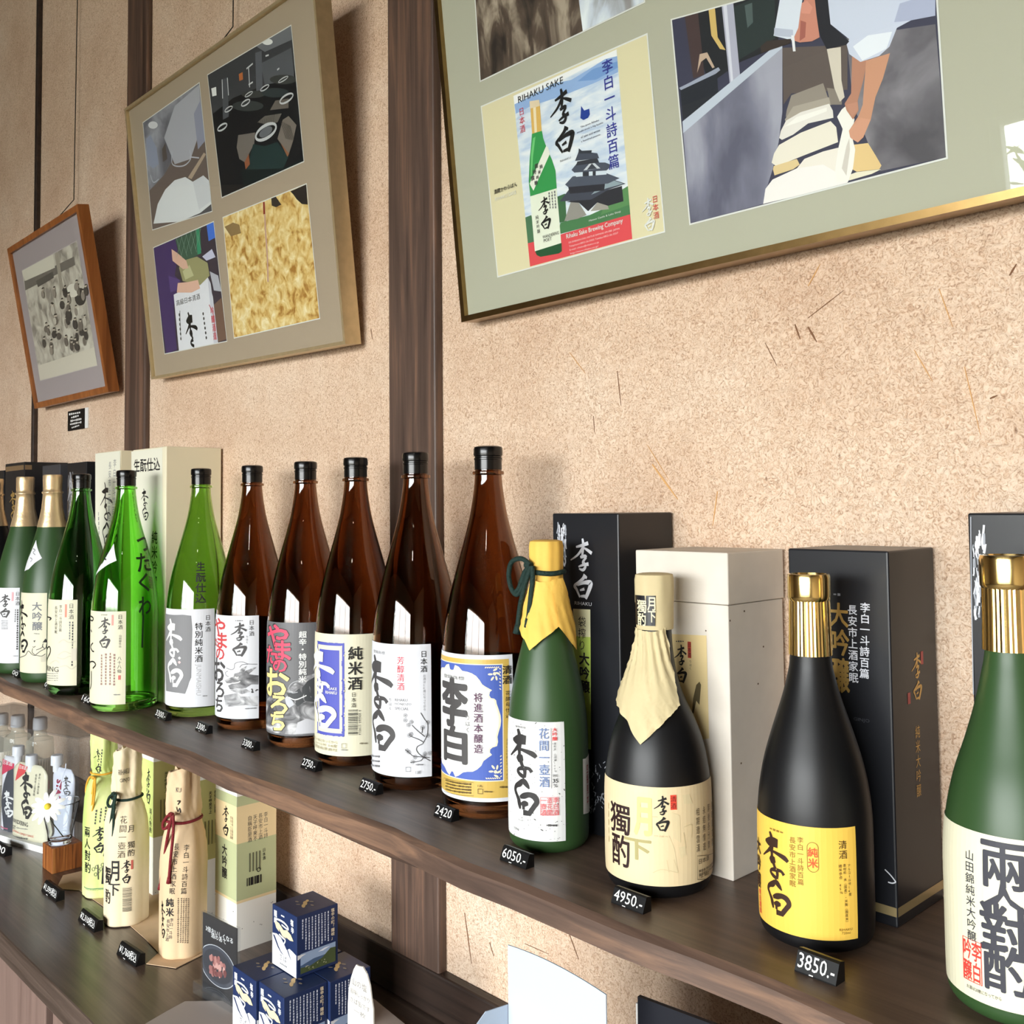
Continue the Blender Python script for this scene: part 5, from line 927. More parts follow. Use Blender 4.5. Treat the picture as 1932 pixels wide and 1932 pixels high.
for k in range(46):
    r = k/46; x = 76+rnd.uniform(0,88); y = 548+rnd.uniform(0,118)-(x-76)*.2; c = rnd.choice(((84,78,74),(120,112,104),(206,198,186),(156,146,136),(70,66,64))); A.ell(x,y+6,rnd.uniform(3,5),rnd.uniform(7,11),ink(*c),9); A.ell(x,y-4,2.2,2.8,ink(208,196,180),8); A.ell(x,y-6,2.3,1.6,ink(60,56,54),7)
finish(A, 'photograph', t)
# caption plate under the small frame
F = Flat('f', -.003); a0 = F.uv(128,776.5); a1 = F.uv(160,808); a2 = F.uv(165.5,790)[0]; tp = thing('caption_plate', (a0[0],-.003,a1[1]), 'small black caption plate with white writing below the wooden picture frame', 'sign')
MB().box((a0[0],-.003,a1[1]),(a1[0],-.0003,a0[1]), BLACKTAG).box((a1[0],-.003,a1[1]),(a2,-.0003,a0[1]), WHITE).build('plate', tp); A = face('f', -.003)
for k in range(5): A.dashes(((130,134,133,132,135)[k],782+6.3*k),((152,149,154,154,150)[k],778+6.1*k), (6,4,8,8,5)[k], 4.2, WHITE, False, k)
finish(A, 'writing', tp)
# ================================================================ things on the counter
# clear acrylic case with pouches and bottles
C0 = on_z(145,1629,ZC); dl = (on_z(83,1612,ZC)-on_z(0,1588,ZC)).normalized(); AX = Vector((dl.x,dl.y,0)).normalized(); AY = Vector((-AX.y,AX.x,0)); C0 = Vector((C0.x,C0.y,ZC))
class Sheet:                                    # upright sheet in the case, d behind its front
    def __init__(s, O, X, Y, d=0.0, lean=0.0): s.O = O+Y*d; s.X = X; s.N = -Y
    def P(s, u, v, h): return s.O+s.X*u+s.N*h+Vector((0,0,v))
    def uv(s, px, py): r = ray(px,py); t_ = (s.O-CAM).dot(s.N)/r.dot(s.N); q = CAM+r*t_-s.O; return (q.dot(s.X), q.z)
sh = Sheet(C0, AX, AY); HC = sh.uv(146,1392)[1]; LC = .42; DC = .13
def obox(b, u0, u1, d0, d1, z0, z1, m):
    vs = [C0+AX*u+AY*d+Vector((0,0,z)) for z in (z0,z1) for u,d in ((u0,d0),(u1,d0),(u1,d1),(u0,d1))]
    return b.add(vs, [(3,2,1,0),(4,5,6,7),(0,1,5,4),(1,2,6,5),(2,3,7,6),(3,0,4,7)], m)
t = thing('acrylic_display_case', tuple(C0), 'clear acrylic case with white base and lid, holding sake pouches, left end of counter', 'display case')
ZB = .012; obox(MB(), -LC,0,0,DC,0,ZB,WHITE).build('case_base', t); obox(MB(), -LC,0,0,.003,ZB,HC,ACRYLIC).build('front_panel', t); obox(MB(), -.003,0,.003,DC-.003,ZB,HC,ACRYLIC).build('side_panel', t); obox(MB(), -LC,-LC+.003,.003,DC-.003,ZB,HC,ACRYLIC).build('side_panel', t); obox(MB(), -LC,0,DC-.003,DC,ZB,HC,ACRYLIC).build('back_panel', t); obox(MB(), -LC-.004,.014,-.010,DC+.006,HC+.0005,HC+.0035,ACRYLIC).build('case_lid', t)
CLRB = clear('clear_bottle', (.93,.92,.88), 1.0, .04, .25, (236,232,214)); CAPW = mat('white_cap', (232,234,238), .35)
def clear_bottle(px, wpx, dep, ptop, label):
    s2 = Sheet(C0, AX, AY, dep); u, v = s2.uv(px, ptop); c = s2.P(u,0,0); z0 = ZC+ZB+.0005; H = ZC+v-z0; t = thing('clear_sake_bottle', (c.x,c.y,z0), label, 'bottle', 'small clear bottles in the acrylic case'); r = .027
    b = MB(); b.lathe((c.x,c.y,z0), smooth_prof([(r*.9,0),(r,.006),(r,H*.72),(r*.8,H*.79),(.0135,H*.83),(.0125,H*.90)],4), CLRB, 32); b.build('bottle_body', t, 50)
    b = MB(); b.lathe((c.x,c.y,z0), [(.0135,H*.885),(.0142,H*.89),(.0138,H*.99),(.012,H),(.001,H)], CAPW, 28); b.build('cap', t, 40)
    b = MB(); R1 = Round(c.x,c.y,z0,lambda z: r,r); A = Art(R1.P,R1.uv,.005); A.h = .0004; A.rect_uv(-.03,H*.28,.03,H*.62,ink(236,228,216)); A.h += .0002; A.ring_uv(-.006,H*.5,.008,.008,.0015,INKL); A.rect_uv(.004,H*.32,.02,H*.4,ink(206,150,150)); A.into(b); b.build('label', t)
clear_bottle(3,24,.100,1346,'clear bottle with white cap at the left edge inside the acrylic case'); clear_bottle(34,24,.098,1349,'clear bottle with white cap, middle of three behind the pouches'); clear_bottle(76,22,.094,1353,'clear bottle with white cap, right one behind the pouches')
def pouch(px0, px1, ptop, pbot, dep, base, label, draw, capx, capy):
    s2 = Sheet(C0, AX, AY, dep); u0 = s2.uv(px0,(ptop+pbot)/2)[0]; u1 = s2.uv(px1,(ptop+pbot)/2)[0]; v1 = s2.uv((px0+px1)/2,ptop)[1]; v0 = ZB+.0005; w = u1-u0; h = v1-v0; c = s2.P((u0+u1)/2,v0,0)
    t = thing('sake_pouch', tuple(c), label, 'pouch', 'spouted sake pouches in the acrylic case'); b = MB(); n = 14; m_ = 18; vs = []
    def shp(i,j): # rounded outline, bulging towards the middle
        g = j/m_; k = i/n*2-1; half = w/2*(1-.12*max(0,(g-.86)/.14)**2*3)*(1-.04*math.sin(PI*g)); return (u0+u1)/2+k*half, v0+h*g, .009*(1-k*k)**.6*(1-g**3)**.6+.0012
    for sgn in (1,-1):
        for j in range(m_+1):
            for i in range(n+1): u,v,th = shp(i,j); vs.append(s2.P(u,v,th*sgn))
    q = (n+1)*(m_+1); fs = []
    for j in range(m_):
        for i in range(n): a = j*(n+1)+i; fs.append((a,a+1,a+n+2,a+n+1)); fs.append((q+a,q+a+n+1,q+a+n+2,q+a+1))
    for j in range(m_):
        a = j*(n+1); fs.append((a,a+n+1,q+a+n+1,q+a)); a += n; fs.append((a+n+1,a,q+a,q+a+n+1))
    for i in range(n): fs.append((i+1,i,q+i,q+i+1)); a = m_*(n+1)+i; fs.append((a,a+1,q+a+1,q+a))
    b.add(vs, fs, base, True); build_body(b, 'pouch_body', t)
    A = Art(lambda u,v,h_: s2.P(u,v,.009*max(0,1-((u-(u0+u1)/2)/(w/2))**2)**.6*max(0,1-max(0,(v-v0)/h)**3)**.6+.0012+h_+.0004), s2.uv, .004); A.vstep = .006; A.h = .0002; draw(A,u0,u1,v0,v1); finish(A,'print',t)
    e = s2.uv(capx,capy); k = s2.P(e[0],e[1],0); b = MB(); hh = .020; b.lathe((k.x,k.y,k.z-hh), [(.0075,-.012),(.0075,0),(.0115,.001),(.0115,hh*.9),(.010,hh),(.001,hh)], CAPW, 24); b.build('spout_cap', t, 40)
    return t
def draw1(A,u0,u1,v0,v1):
    A.poly([(8,1592),(16,1560),(9,1510),(14,1478),(22,1450),(36,1446),(36,1572),(8,1565)], ink(52,56,66)); A.poly([(8,1431),(31,1440),(31,1448),(8,1461)], ink(206,48,84)); A.htext('日本酒', (9.5,1437),(28,1440), 8, WHITE, .02); A.rihaku(14,1490,32,1538, WHITE, 1.2)
    for k in range(3): A.dashes((6,1557+5*k),(24,1561+5*k),7,3,ink(200,90,120) if k == 0 else INKL,False,k)
def draw2(A,u0,u1,v0,v1):
    A.poly([(40,1440),(56,1446),(52,1458),(34,1472)], ink(222,72,72)); A.htext('日本酒', (40.5,1445),(54,1449), 7, WHITE, .02); A.rihaku(45,1456,68,1541, INK, 1.3); A.vtext('李白一斗詩百篇', (79.5,1458),(77.5,1497), INK); A.vtext('長安市上酒家眠', (73.5,1459),(71.5,1500), INK); A.htext('WANDERING', (27,1546),(62,1552), 8, INKG); A.htext('POET', (27,1557.5),(37,1559.5), 7, INKG); A.dashes((38,1559),(62,1562),9,1.6,INKL); A.htext('JUNMAI GINJO SAKE', (28,1569),(72,1572), 5, ink(214,110,90))
    for k in range(2): A.dashes((27,1575+5*k),(62,1580+5*k),10,3,INKG,False,k)
def draw3(A,u0,u1,v0,v1):
    A.fitpx('STAC', 113,1470,122,1508, ink(150,40,70), .04, 1); A.rihaku(124,1463,137,1500, INKG, .9); A.stroke([(126,1440),(122,1470),(110,1500)], .0012, ink(224,228,238))
    for k in range(3): A.dashes((86,1572+6*k),(100,1576+6*k),6,3,INKL,False,k)
pouch(5,37,1427,1590,.030,mat('pouch_white',(230,230,234),.35),'spouted pouch with black bottle-shaped print and red corner, left of the cream pouch',draw1,35,1407)
pouch(25,90,1441,1602,.018,mat('pouch_cream',(232,226,196),.35),'cream spouted pouch with brush writing and red corner flag',draw2,60,1424)
pouch(100,141,1449,1612,.024,mat('pouch_pale_blue',(222,226,238),.35),'pale blue-white spouted pouch with upright red writing in right corner of case',draw3,108,1424)
# wooden block with glass cup and daisy
k0 = on_z(98,1650,ZC); BW, BD = .0515, .0535; HB = .0455; cup_z = ZC+HB
t = thing('wood_block', (k0.x-BW/2,k0.y+BD/2,ZC), 'small striped wooden block under the glass cup', 'block'); MB().box((k0.x-BW,k0.y,ZC),(k0.x,k0.y+BD,ZC+HB), WOOD_BLOCK, .0012).build('block', t)
cx_, cy_ = k0.x-.0235, k0.y+.0215; t = thing('glass_cup', (cx_,cy_,cup_z), 'clear glass cup standing on the striped wooden block', 'cup'); b = MB(); pr = [(.0185,.0008),(.020,.002),(.0225,.022),(.0275,.046),(.0335,.073),(.0342,.0765),(.0332,.0765),(.0318,.072),(.0258,.046),(.0205,.024),(.0175,.008),(.001,.007)]
b.lathe((cx_,cy_,cup_z), [(.001,.0008)]+smooth_prof(pr,3), CUPGLASS, 40, closed=False); b.build('cup_body', t, 50)
PET = mat('daisy_petal', (244,244,240), .6); YEL = mat('daisy_yellow', (226,196,60), .7, noise=.1, nscale=300); STEM = mat('daisy_stem', (56,66,44), .6)
fc = on_y(90,1522,cy_-.03); t = thing('daisy', (cx_,cy_,cup_z+.010), 'white daisy with yellow centre leaning out of the glass cup', 'flower'); nv = (CAM-fc).normalized()+Vector((-.35,-.1,.15)); nv.normalize(); ex = Vector((0,0,1)).cross(nv).normalized(); ey = nv.cross(ex); rnd = random.Random(3)
for k in range(13):
    a = 2*PI*k/13+rnd.uniform(-.12,.12); L_ = .031*rnd.uniform(.88,1.08); d = ex*math.cos(a)+ey*math.sin(a); s_ = ex*-math.sin(a)+ey*math.cos(a); vs = []; 
    for i,(g,wd,dr) in enumerate(((.10,.0012,0),(.35,.0036,.0012),(.65,.0044,.001),(.9,.0030,-.002),(1.0,.0006,-.0034))): p = fc+d*L_*g+nv*dr; vs += [p-s_*wd, p+nv*.0009, p+s_*wd]
    fs = []
    for i in range(4): q = 3*i; fs += [(q,q+1,q+4,q+3),(q+1,q+2,q+5,q+4)]
    MB().add(vs,fs,PET,True).build('petal', t)
b = MB(); vs = [fc+nv*.0045]+[fc+(ex*math.cos(2*PI*k/18)+ey*math.sin(2*PI*k/18))*.0055+nv*.003 for k in range(18)]+[fc+(ex*math.cos(2*PI*k/18)+ey*math.sin(2*PI*k/18))*.0064-nv*.001 for k in range(18)]
b.add(vs, [(0,1+k,1+(k+1) % 18) for k in range(18)]+[(1+k,19+k,19+(k+1) % 18,1+(k+1) % 18) for k in range(18)]+[tuple(19+k for k in range(18))[::-1]], YEL, True); b.build('flower_centre', t)
b = MB(); b.tube([Vector(p) for p in spline([tuple(fc-nv*.002), tuple(fc-nv*.012+Vector((.004,.006,-.003))), (cx_-.012,cy_-.014,cup_z+.045), (cx_+.006,cy_+.004,cup_z+.012)],5)], .0011, STEM, 6); b.build('stem', t)
# sheets of kraft paper, then the wrapped bottles
KRAFT = mat('kraft_paper', (206,176,142), .8, noise=.06, nscale=25, bump=.35)
pts = [on_z(x,y,ZC+.0008) for x,y in ((106,1677),(119,1652),(158,1643),(240,1652),(300,1665),(336,1690),(400,1735),(384,1801),(332,1827),(276,1819),(299,1798),(272,1770),(240,1742),(197,1712),(168,1692),(150,1680))]
t = thing('kraft_paper_sheet', tuple(on_z(250,1720,ZC)), 'crinkled brown kraft paper sheet lying beneath the three wrapped bottles', 'paper'); b = MB(); b.prism(pts, (0,0,.0007), KRAFT); b.build('sheet', t)
ZK = ZC+.0016
def wrapped(bpx, r, H, rt, rtop, m, label, squash, seed, ztie=.195):
    P = on_z(bpx[0],bpx[1],ZK); u = Vector((P.x-CAM.x,P.y-CAM.y,0)).normalized(); x, y = P.x+u.x*r, P.y+u.y*r; t = thing('wrapped_bottle', (x,y,ZK), label, 'bottle', 'paper-wrapped bottles on the counter'); rnd = random.Random(seed); ph = rnd.uniform(0,6)
    prof = spline([(r*.96,0),(r*1.0,.004),(r*1.0,.04),(r*1.0,.10),(r*.99,.135),(r*.88,ztie-.03),(rt,ztie),(rt*1.06,ztie+.012),(rtop,ztie+.045),(rtop*1.03,H-.012),(rtop*.98,H)],4); seg = 80; vs = []; fs = []; ca, sa = math.cos(ph), math.sin(ph)
    th0 = math.atan2(CAM.y-y,CAM.x-x)
    def R(z,a):
        rr = rprof(prof)(z); up = min(1,max(0,(z-.11)/(ztie-.11))); top = min(1,max(0,(z-ztie)/(H-ztie)))
        low = 1-.075*(1-.6*min(1,max(0,z/.14)))*(1-abs(math.sin(3*(a-th0)+.6)))
        pl_ = (.004 if z < ztie else .006)*up*(abs(math.sin(2.5*(a-th0)+ph+z*9))*.9-.4+.35*math.sin(7*a+2*ph-z*30))*(rr/.03)*(.6 if abs(z-ztie) < .01 else 1); f = 1-squash*top*(math.sin(a-th0+.5)**2); return rr*low*f+pl_+.0007*math.sin(17*a+z*300)*up
    for rr,z in prof:
        for k in range(seg): a = 2*PI*k/seg; q = R(z,a); zz_ = z+(.010*math.sin(a-th0)*max(0,(z-ztie)/(H-ztie))**2 if z > ztie else 0); vs.append((x+q*math.cos(a), y+q*math.sin(a), ZK+zz_))
    n = len(prof)
    for j in range(n-1):
        for k in range(seg): fs.append((j*seg+k, j*seg+(k+1) % seg, (j+1)*seg+(k+1) % seg, (j+1)*seg+k))
    fs.append(tuple(range(seg))[::-1]); base = (n-1)*seg; i0 = len(vs)          # folded mouth sinking inward
    for g,dz in ((.72,-.004),(.35,-.016)):
        for k in range(seg): v = vs[base+k]; vs.append((x+(v[0]-x)*g, y+(v[1]-y)*g, v[2]+dz))
    for j,(p0,p1) in enumerate(((base,i0),(i0,i0+seg))):
        for k in range(seg): fs.append((p0+k,p0+(k+1) % seg,p1+(k+1) % seg,p1+k))
    fs.append(tuple(i0+seg+k for k in range(seg))); build_body(MB().add(vs,fs,m,True), 'wrapping_paper', t)
    class W(Round):
        def P(s,u,v,h): a = s.th+u/s.rr; q = R(v,a)+h; return (s.x+q*math.cos(a), s.y+q*math.sin(a), s.z0+v)
    rd = W(x,y,ZK,rprof(prof),r); A = Art(rd.P,rd.uv,.003); A.vstep = .004; A.h = .0005; return t, x, y, A
GW = noisy('green_wrap', [(.35,(186,204,116)),(.5,(204,216,136)),(.65,(224,226,170))], 9, .3, (1,1,.8)); CW = mat('cream_wrap', (226,208,174), .7, noise=.04, nscale=14, bump=.2); TW = mat('tan_wrap', (214,186,148), .7, noise=.04, nscale=14, bump=.2)
YCORD = mat('yellow_cord', (222,164,52), .7, bump=.7, nscale=420); GCORD = mat('bottle_green_cord', (18,46,36), .7, bump=.7, nscale=420); RCORD = mat('dark_red_cord', (120,26,34), .7, bump=.7, nscale=420)
t, x, y, A = wrapped((194,1695), .0335, .285, .0195, .024, GW, 'green paper-wrapped bottle tied with yellow cord', .35, 2, .205)
A.rihaku(174,1560,198,1611, INK, 1.0, 2); A.vtext('兩人對酌', (164,1558),(165,1648), INK, .012, .8); A.rect_uv(*A.uv(197.5,1576), *A.uv(201.5,1560), ink(176,150,70)); A.stroke([(157,1673),(175,1677),(196,1676)], .0006, ink(96,140,96)); A.htext('Rihaku Brewery Company', (162,1678),(196,1677), 4, ink(96,140,96)); A.rihaku(178,1413,190,1460, INK, .8, 2); A.dashes((193,1412),(190,1456),8,3,INKG,True,1)
for k in range(3): A.dashes((182+9*k,1527-3*k),(179+9*k,1556-3*k),5,3,INKG,True,k)
for px,py in ((176,1640),(182,1636),(186,1644),(180,1650),(190,1640),(193,1632)): A.ring(px,py,3,3.6,.0007,INKG,12)
A.poly([(191,1668),(193,1640),(196,1625),(200,1632),(200,1668)], INK); A.stroke([(184,1632),(185,1660)], .0008, INKG); finish(A, 'print', t)
cord_tie(t, x, y, ZK+.205, .0210, YCORD, .0017, (179,1467), [[(179,1467),(170,1466),(164,1478),(162,1495),(168,1504),(174,1496),(176,1480),(179,1469)]], [[(179,1468),(176,1490),(174,1515),(170,1540)],[(180,1468),(179,1495),(176,1520),(173,1536)]])
t, x, y, A = wrapped((238,1749), .0345, .279, .0215, .0255, CW, 'cream paper-wrapped bottle tied with dark green cord, between two others', .45, 5)
A.rihaku(228,1623,246,1668, INK, 1.0, 2); A.fitpx('月',208,1625,224,1662,INK,.02); A.fitpx('下',205,1668,225,1690,INK,.02); A.fitpx('獨',198,1636,209,1668,INK,.015); A.fitpx('酌',198,1678,208,1704,INK,.015); A.rect_uv(*A.uv(247,1640), *A.uv(251,1622), ink(190,90,80)); A.vtext('月　獨酌', (247.5,1555),(247,1616), INK); A.vtext('花間一壺酒', (234,1538),(228,1620), ink(90,84,70))
a = A.uv(231,1676); c = A.uv(248,1718); rnd = random.Random(14); v = a[1]
while v > c[1]: hgt = rnd.uniform(.0003,.001); A.rect_uv(a[0], v-hgt, c[0], v, ink(70,64,52)); A.h -= .00001; v -= hgt+rnd.uniform(.0004,.001)
A.h += .0001; A.htext('RIHAKU', (226,1455),(245,1456), 10, INKG); A.htext('GINJO', (228,1471),(245,1473), 9, INKG); finish(A, 'print', t)
cord_tie(t, x, y, ZK+.195, .0233, GCORD, .0021, (218,1497), [[(218,1497),(208,1502),(203,1514),(206,1522),(213,1518),(217,1500)]], [[(217,1498),(212,1530),(206,1570),(200,1606)],[(219,1498),(215,1530),(213,1580),(208,1614)]])
t, x, y, A = wrapped((345,1811), .0345, .276, .0240, .0285, TW, 'tan paper-wrapped bottle tied with dark red cord, nearest of three', .5, 9)
A.vtext('李白一斗詩百篇', (352,1592),(346,1688), INK, .0, .9); A.vtext('長安市上酒家眠', (334,1590),(324,1688), INK, .0, .9); A.vtext('純米', (320,1694),(320,1730), INK, .03); A.vtext('李白一斗詩', (324,1732),(321,1772), INKG); A.vtext('長安市上酒', (318,1734),(315,1776), INKG); A.dashes((336,1694),(335,1780),22,3,ink(120,104,84),True,1)
for k in range(4): A.dashes((342+4.5*k,1694),(340+4.5*k,1780),24,2.6,ink(120,104,84),True,k)
A.rihaku(303,1700,311,1770, INK, .9); A.htext('KU', (332,1490),(342,1490), 9, INKG); A.stroke([(334,1512),(340,1510),(336,1518)], .0009, INK); A.stroke([(333,1522),(336,1530),(340,1524),(341,1532)], .0009, INK); finish(A, 'print', t)
cord_tie(t, x, y, ZK+.195, .0262, RCORD, .0022, (326,1536), [[(326,1536),(316,1540),(308,1552),(308,1563),(316,1560),(324,1546)]], [[(325,1538),(316,1580),(308,1630),(303,1668)],[(327,1538),(327,1570),(322,1620),(319,1656)]])
# paper cartons behind them
CARTW = mat('carton_white', (232,230,222), .5); OLV = ink(176,170,108,.5); LGR = ink(206,216,134,.5); TAN = ink(226,204,158,.5); SGR = ink(176,182,140,.5)
def milk(px, label, design):
    Cc = on_z(444,1795,ZC); x1 = on_y(px,1560,Cc.y).x; Wc, Dc = .068, .066; y0, y1 = Cc.y, Cc.y+Dc; z0 = ZC; Hs = .238; t = thing('sake_carton', (x1-Wc/2,y0+Dc/2,z0), label, 'carton', 'paper sake cartons behind the wrapped bottles')
    b = MB(); b.box((x1-Wc,y0,z0),(x1,y1,z0+Hs), CARTW); ym = (y0+y1)/2; zt = z0+Hs
    b.add([(x1-Wc,y0,zt),(x1,y0,zt),(x1,y1,zt),(x1-Wc,y1,zt),(x1-Wc,ym-.0015,zt+.036),(x1,ym-.0015,zt+.036),(x1,ym+.0015,zt+.036),(x1-Wc,ym+.0015,zt+.036)], [(0,1,5,4),(2,3,7,6),(1,2,6,5),(3,0,4,7),(4,5,6,7)], CARTW); b.box((x1-Wc,ym-.0015,zt+.036),(x1,ym+.0015,zt+.052), CARTW);     G = b; sh_ = x1-on_z(444,1795,ZC).x
    for side,k in (('f',y0),('r',x1)):
        F = Flat(side,k); A = Art(F.P,F.uv); A.h = .0003; ua, ub = (x1-Wc,x1) if side == 'f' else (y0,y1); R_ = lambda za,zb,m: A.rect_uv(ua,z0+za,ub,z0+zb,m)
        T = lambda s,u,va,vb,m,bold=0,ws=1: [A.glyph_box(ch, ua+u-.47*(va-vb)/len(s)*ws, z0+va-(va-vb)/len(s)*(i+1), ua+u+.47*(va-vb)/len(s)*ws, z0+va-(va-vb)/len(s)*i, m, bold) for i,ch in enumerate(s)]
        if design == 'tan':
            R_(.074,.228,SGR); R_(.158,.213,TAN); R_(.070,.074,TAN)
            if side == 'f': A.rihaku_uv(ua+.022,z0+.162,ua+.042,z0+.208,INK,1.0,2); T('大吟醸',.030,.150,.098,INK,.04,1); T('李白一斗詩百篇',.050,.196,.162,INKG); T('長安市上酒家眠',.055,.196,.162,INKG)
            else:
                for i,s in enumerate(('李白一斗詩','長安市上酒','天子呼來不','自稱臣是酒')): T(s,.048-.009*i,.196,.156,INKG)
                T('日本酒',.045,.142,.124,INK,.01); [A.rect_uv(ua+.016+.0032*i,z0+.092,ua+.0175+.0032*i+.0008*(i % 3),z0+.104,INK) for i in range(8)]
                for i in range(4): A.rect_uv(ua+.020+.0055*i,z0+.112,ua+.0222+.0055*i,z0+.140,ink(90,92,70))
                A.ring_uv(ua+.036,z0+.112,.0035,.0035,.0012,INK,14)
        else:
            top, low = (.226,.098); R_(low,top,LGR if side == 'f' else OLV)
            if side == 'f': A.rihaku_uv(ua+.038,z0+.150,ua+.056,z0+.212,INK,.9,2); T('兩人對酌',.058,.146,.104,INK,.02); T('純米吟醸',.044,.196,.160,INKG)
            else:
                for i,s in enumerate(('李白一斗詩百','長安市上酒家','天子呼來不上')): T(s,.040-.009*i,.206,.170,INK,.02)
                for i in range(6): A.rect_uv(ua+.012+.006*i,z0+.122,ua+.0138+.006*i,z0+.160,ink(100,96,60))
                A.ring_uv(ua+.05,z0+.112,.0035,.0035,.0012,INK,14); [A.rect_uv(ua+.048+.0024*i,z0+.128,ua+.0494+.0024*i,z0+.140,INK) for i in range(5)]
        rnd = random.Random(int(px)); [A.ell_uv(ua+rnd.uniform(.004,.062), z0+rnd.uniform(.004,.066), .0006, .0009, INKG, 6) for _ in range(7)]
        A.into(G)
    G.build('carton_body', t)
milk(289,'green and white sake carton behind the cream paper-wrapped bottle','green'); milk(372,'olive and white sake carton mostly hidden behind the red-corded bottle','green'); milk(447,'sake carton with tan and sage green bands, right of the red-corded bottle','tan')
# pale board under the little blue boxes
qp = [on_z(x,y,ZC+.003) for x,y in ((314,1908),(349,1889),(705,1884),(775,1941))]; e1 = (qp[2]-qp[1]); qp = [qp[0], qp[1], qp[2], qp[3], qp[3]+Vector((-.10,-.16,0)), qp[0]+Vector((.02,-.06,0))]
yl = YC+.004; qp = [Vector((p.x,max(p.y,yl),p.z)) for p in qp]
t = thing('display_board', (-1.12,-.18,ZC), 'thin pale grey board on the counter carrying the blue boxes', 'board'); b = MB(); b.prism([Vector((p.x,p.y,ZC)) for p in qp], (0,0,.003), mat('pale_board',(176,164,156),.5)); b.build('board', t)
ZD = ZC+.0034
# little blue boxes: one is made, four copies
NAVY = mat('navy_card', (30,46,86), .42); NAVY2 = mat('white_card', (222,222,224), .45); CREAM = ink(238,214,166)
BXW, BXD, BXH = .0592, .0602, .0750
def blue_box(x1, y0, z0, label):
    t = thing('food_box', (x1-BXW/2,y0+BXD/2,z0), label, 'box', 'small navy and white food boxes'); x0, y1 = x1-BXW, y0+BXD; G = MB().box((x0,y0,z0),(x1,y1,z0+BXH), NAVY, .0008); A = Art(Flat('f',y0).P,None); A.h = .0003; U = lambda u,v: (x0+u*BXW, z0+v*BXH)
    A.poly_uv([U(.01,.01),U(.99,.01),U(.99,.375),U(.86,.40),U(.72,.42),U(.60,.37),U(.50,.44),U(.36,.52),U(.20,.545),U(.01,.52)], NAVY2); A.poly_uv([U(.03,.50),U(.11,.50),U(.27,.36),U(.36,.30),U(.50,.25),U(.38,.27),U(.24,.33)], NAVY); A.stroke_uv([(*U(.42,.52),.0004),(*U(.58,.44),.0007),(*U(.68,.34),.0010),(*U(.78,.25),.0003)], NAVY, 4)
    for c,u,v,s in (('隠',.08,.86,.13),('岐',.08,.74,.13),('二',.36,.84,.17),('塩',.76,.86,.12),('辛',.78,.74,.12)): A.glyph_box(c,*U(u,v-s*.4),*U(u+s,v+s*.5),WHITE,.05)
    A.stroke_uv([(*U(.10,.78),.0011),(*U(.40,.80),.0012),(*U(.62,.77),.0012),(*U(.66,.72),.0012),(*U(.40,.74),.001)], WHITE, 5); A.poly_uv([U(.12,.72),U(.18,.64),U(.30,.60),U(.26,.70),U(.20,.76)], CREAM); A.poly_uv([U(.18,.75),U(.30,.74),U(.50,.66),U(.60,.56),U(.44,.56),U(.30,.64)], CREAM); A.poly_uv([U(.44,.66),U(.62,.70),U(.78,.66),U(.88,.58),U(.74,.56),U(.58,.58)], CREAM); A.stroke_uv([(*U(.30,.56),.001),(*U(.42,.54),.0012),(*U(.55,.52),.0012),(*U(.50,.45),.001)], WHITE, 4)
    for c,u,v,s in (('さ',.30,.20,.13),('ば',.48,.20,.13)): A.glyph_box(c,*U(u,v-s*.4),*U(u+s,v+s*.5),INKL,.0)
    for i in range(5): A.rect_uv(*U(.34+.06*i,.085),*U(.38+.06*i,.105),INKL)
    A.into(G); A = Art(Flat('r',x1).P,None); A.h = .0003; V = lambda u,v: (y0+u*BXD, z0+v*BXH); rnd = random.Random(6); TX = ink(206,212,226)
    for i in range(9):
        u = .14+.077*i; v = .93; lo = (.62,.44,.42,.42,.42,.43,.45,.46,.45)[i]
        while v > lo: hgt = rnd.uniform(.02,.045); A.rect_uv(*V(u-.016,v-hgt),*V(u+.016*rnd.uniform(.4,1),v),TX); A.h -= .00001; v -= hgt+rnd.uniform(.006,.014)
    A.h += .0001
    for i,c in enumerate('塩辛の町「隠岐」'): A.glyph_box(c,*V(.82,.89-.066*i),*V(.91,.955-.066*i),ink(222,206,176),.03)
    A.rect_uv(*V(.08,.06),*V(.93,.385),ink(146,166,196)); A.poly_uv([V(.08,.19),V(.40,.24),V(.93,.235),V(.93,.13),V(.08,.12)],ink(70,92,124)); A.poly_uv([V(.08,.16),V(.30,.14),V(.60,.20),V(.80,.31),V(.93,.30),V(.93,.06),V(.08,.06)],ink(70,82,48)); A.poly_uv([V(.50,.32),V(.66,.35),V(.80,.345),V(.62,.31)],ink(226,230,238)); A.poly_uv([V(.01,.375),V(.22,.36),V(.12,.34),V(.04,.30),V(.01,.30)],NAVY2)
    for i in range(26): u, v = .14+.66*rnd.random(), .075+.08*rnd.random(); A.rect_uv(*V(u,v),*V(u+.025,v+.012),rnd.choice((ink(196,192,160),ink(120,126,84),ink(48,58,34)))); A.h -= .00001
    A.h += .0001; A.into(G); A = Art(Flat('t',z0+BXH).P,None); A.h = .0003; T_ = lambda u,v: (x0+u*BXW, y0+v*BXD)
    for u,v,a_,c_,rt in ((.50,.50,.12,.045,-.5),(.60,.40,.10,.04,-.5),(.42,.60,.07,.035,-.6),(.52,.64,.06,.03,.4),(.30,.42,.05,.028,.2),(.70,.55,.05,.026,.1),(.45,.36,.05,.024,.7)): A.ell_uv(*T_(u,v), a_*BXW, c_*BXD, ink(224,190,132) if a_ > .06 else ink(150,140,126), 12, rt)
    A.into(G); G.build('box_body', t); return t
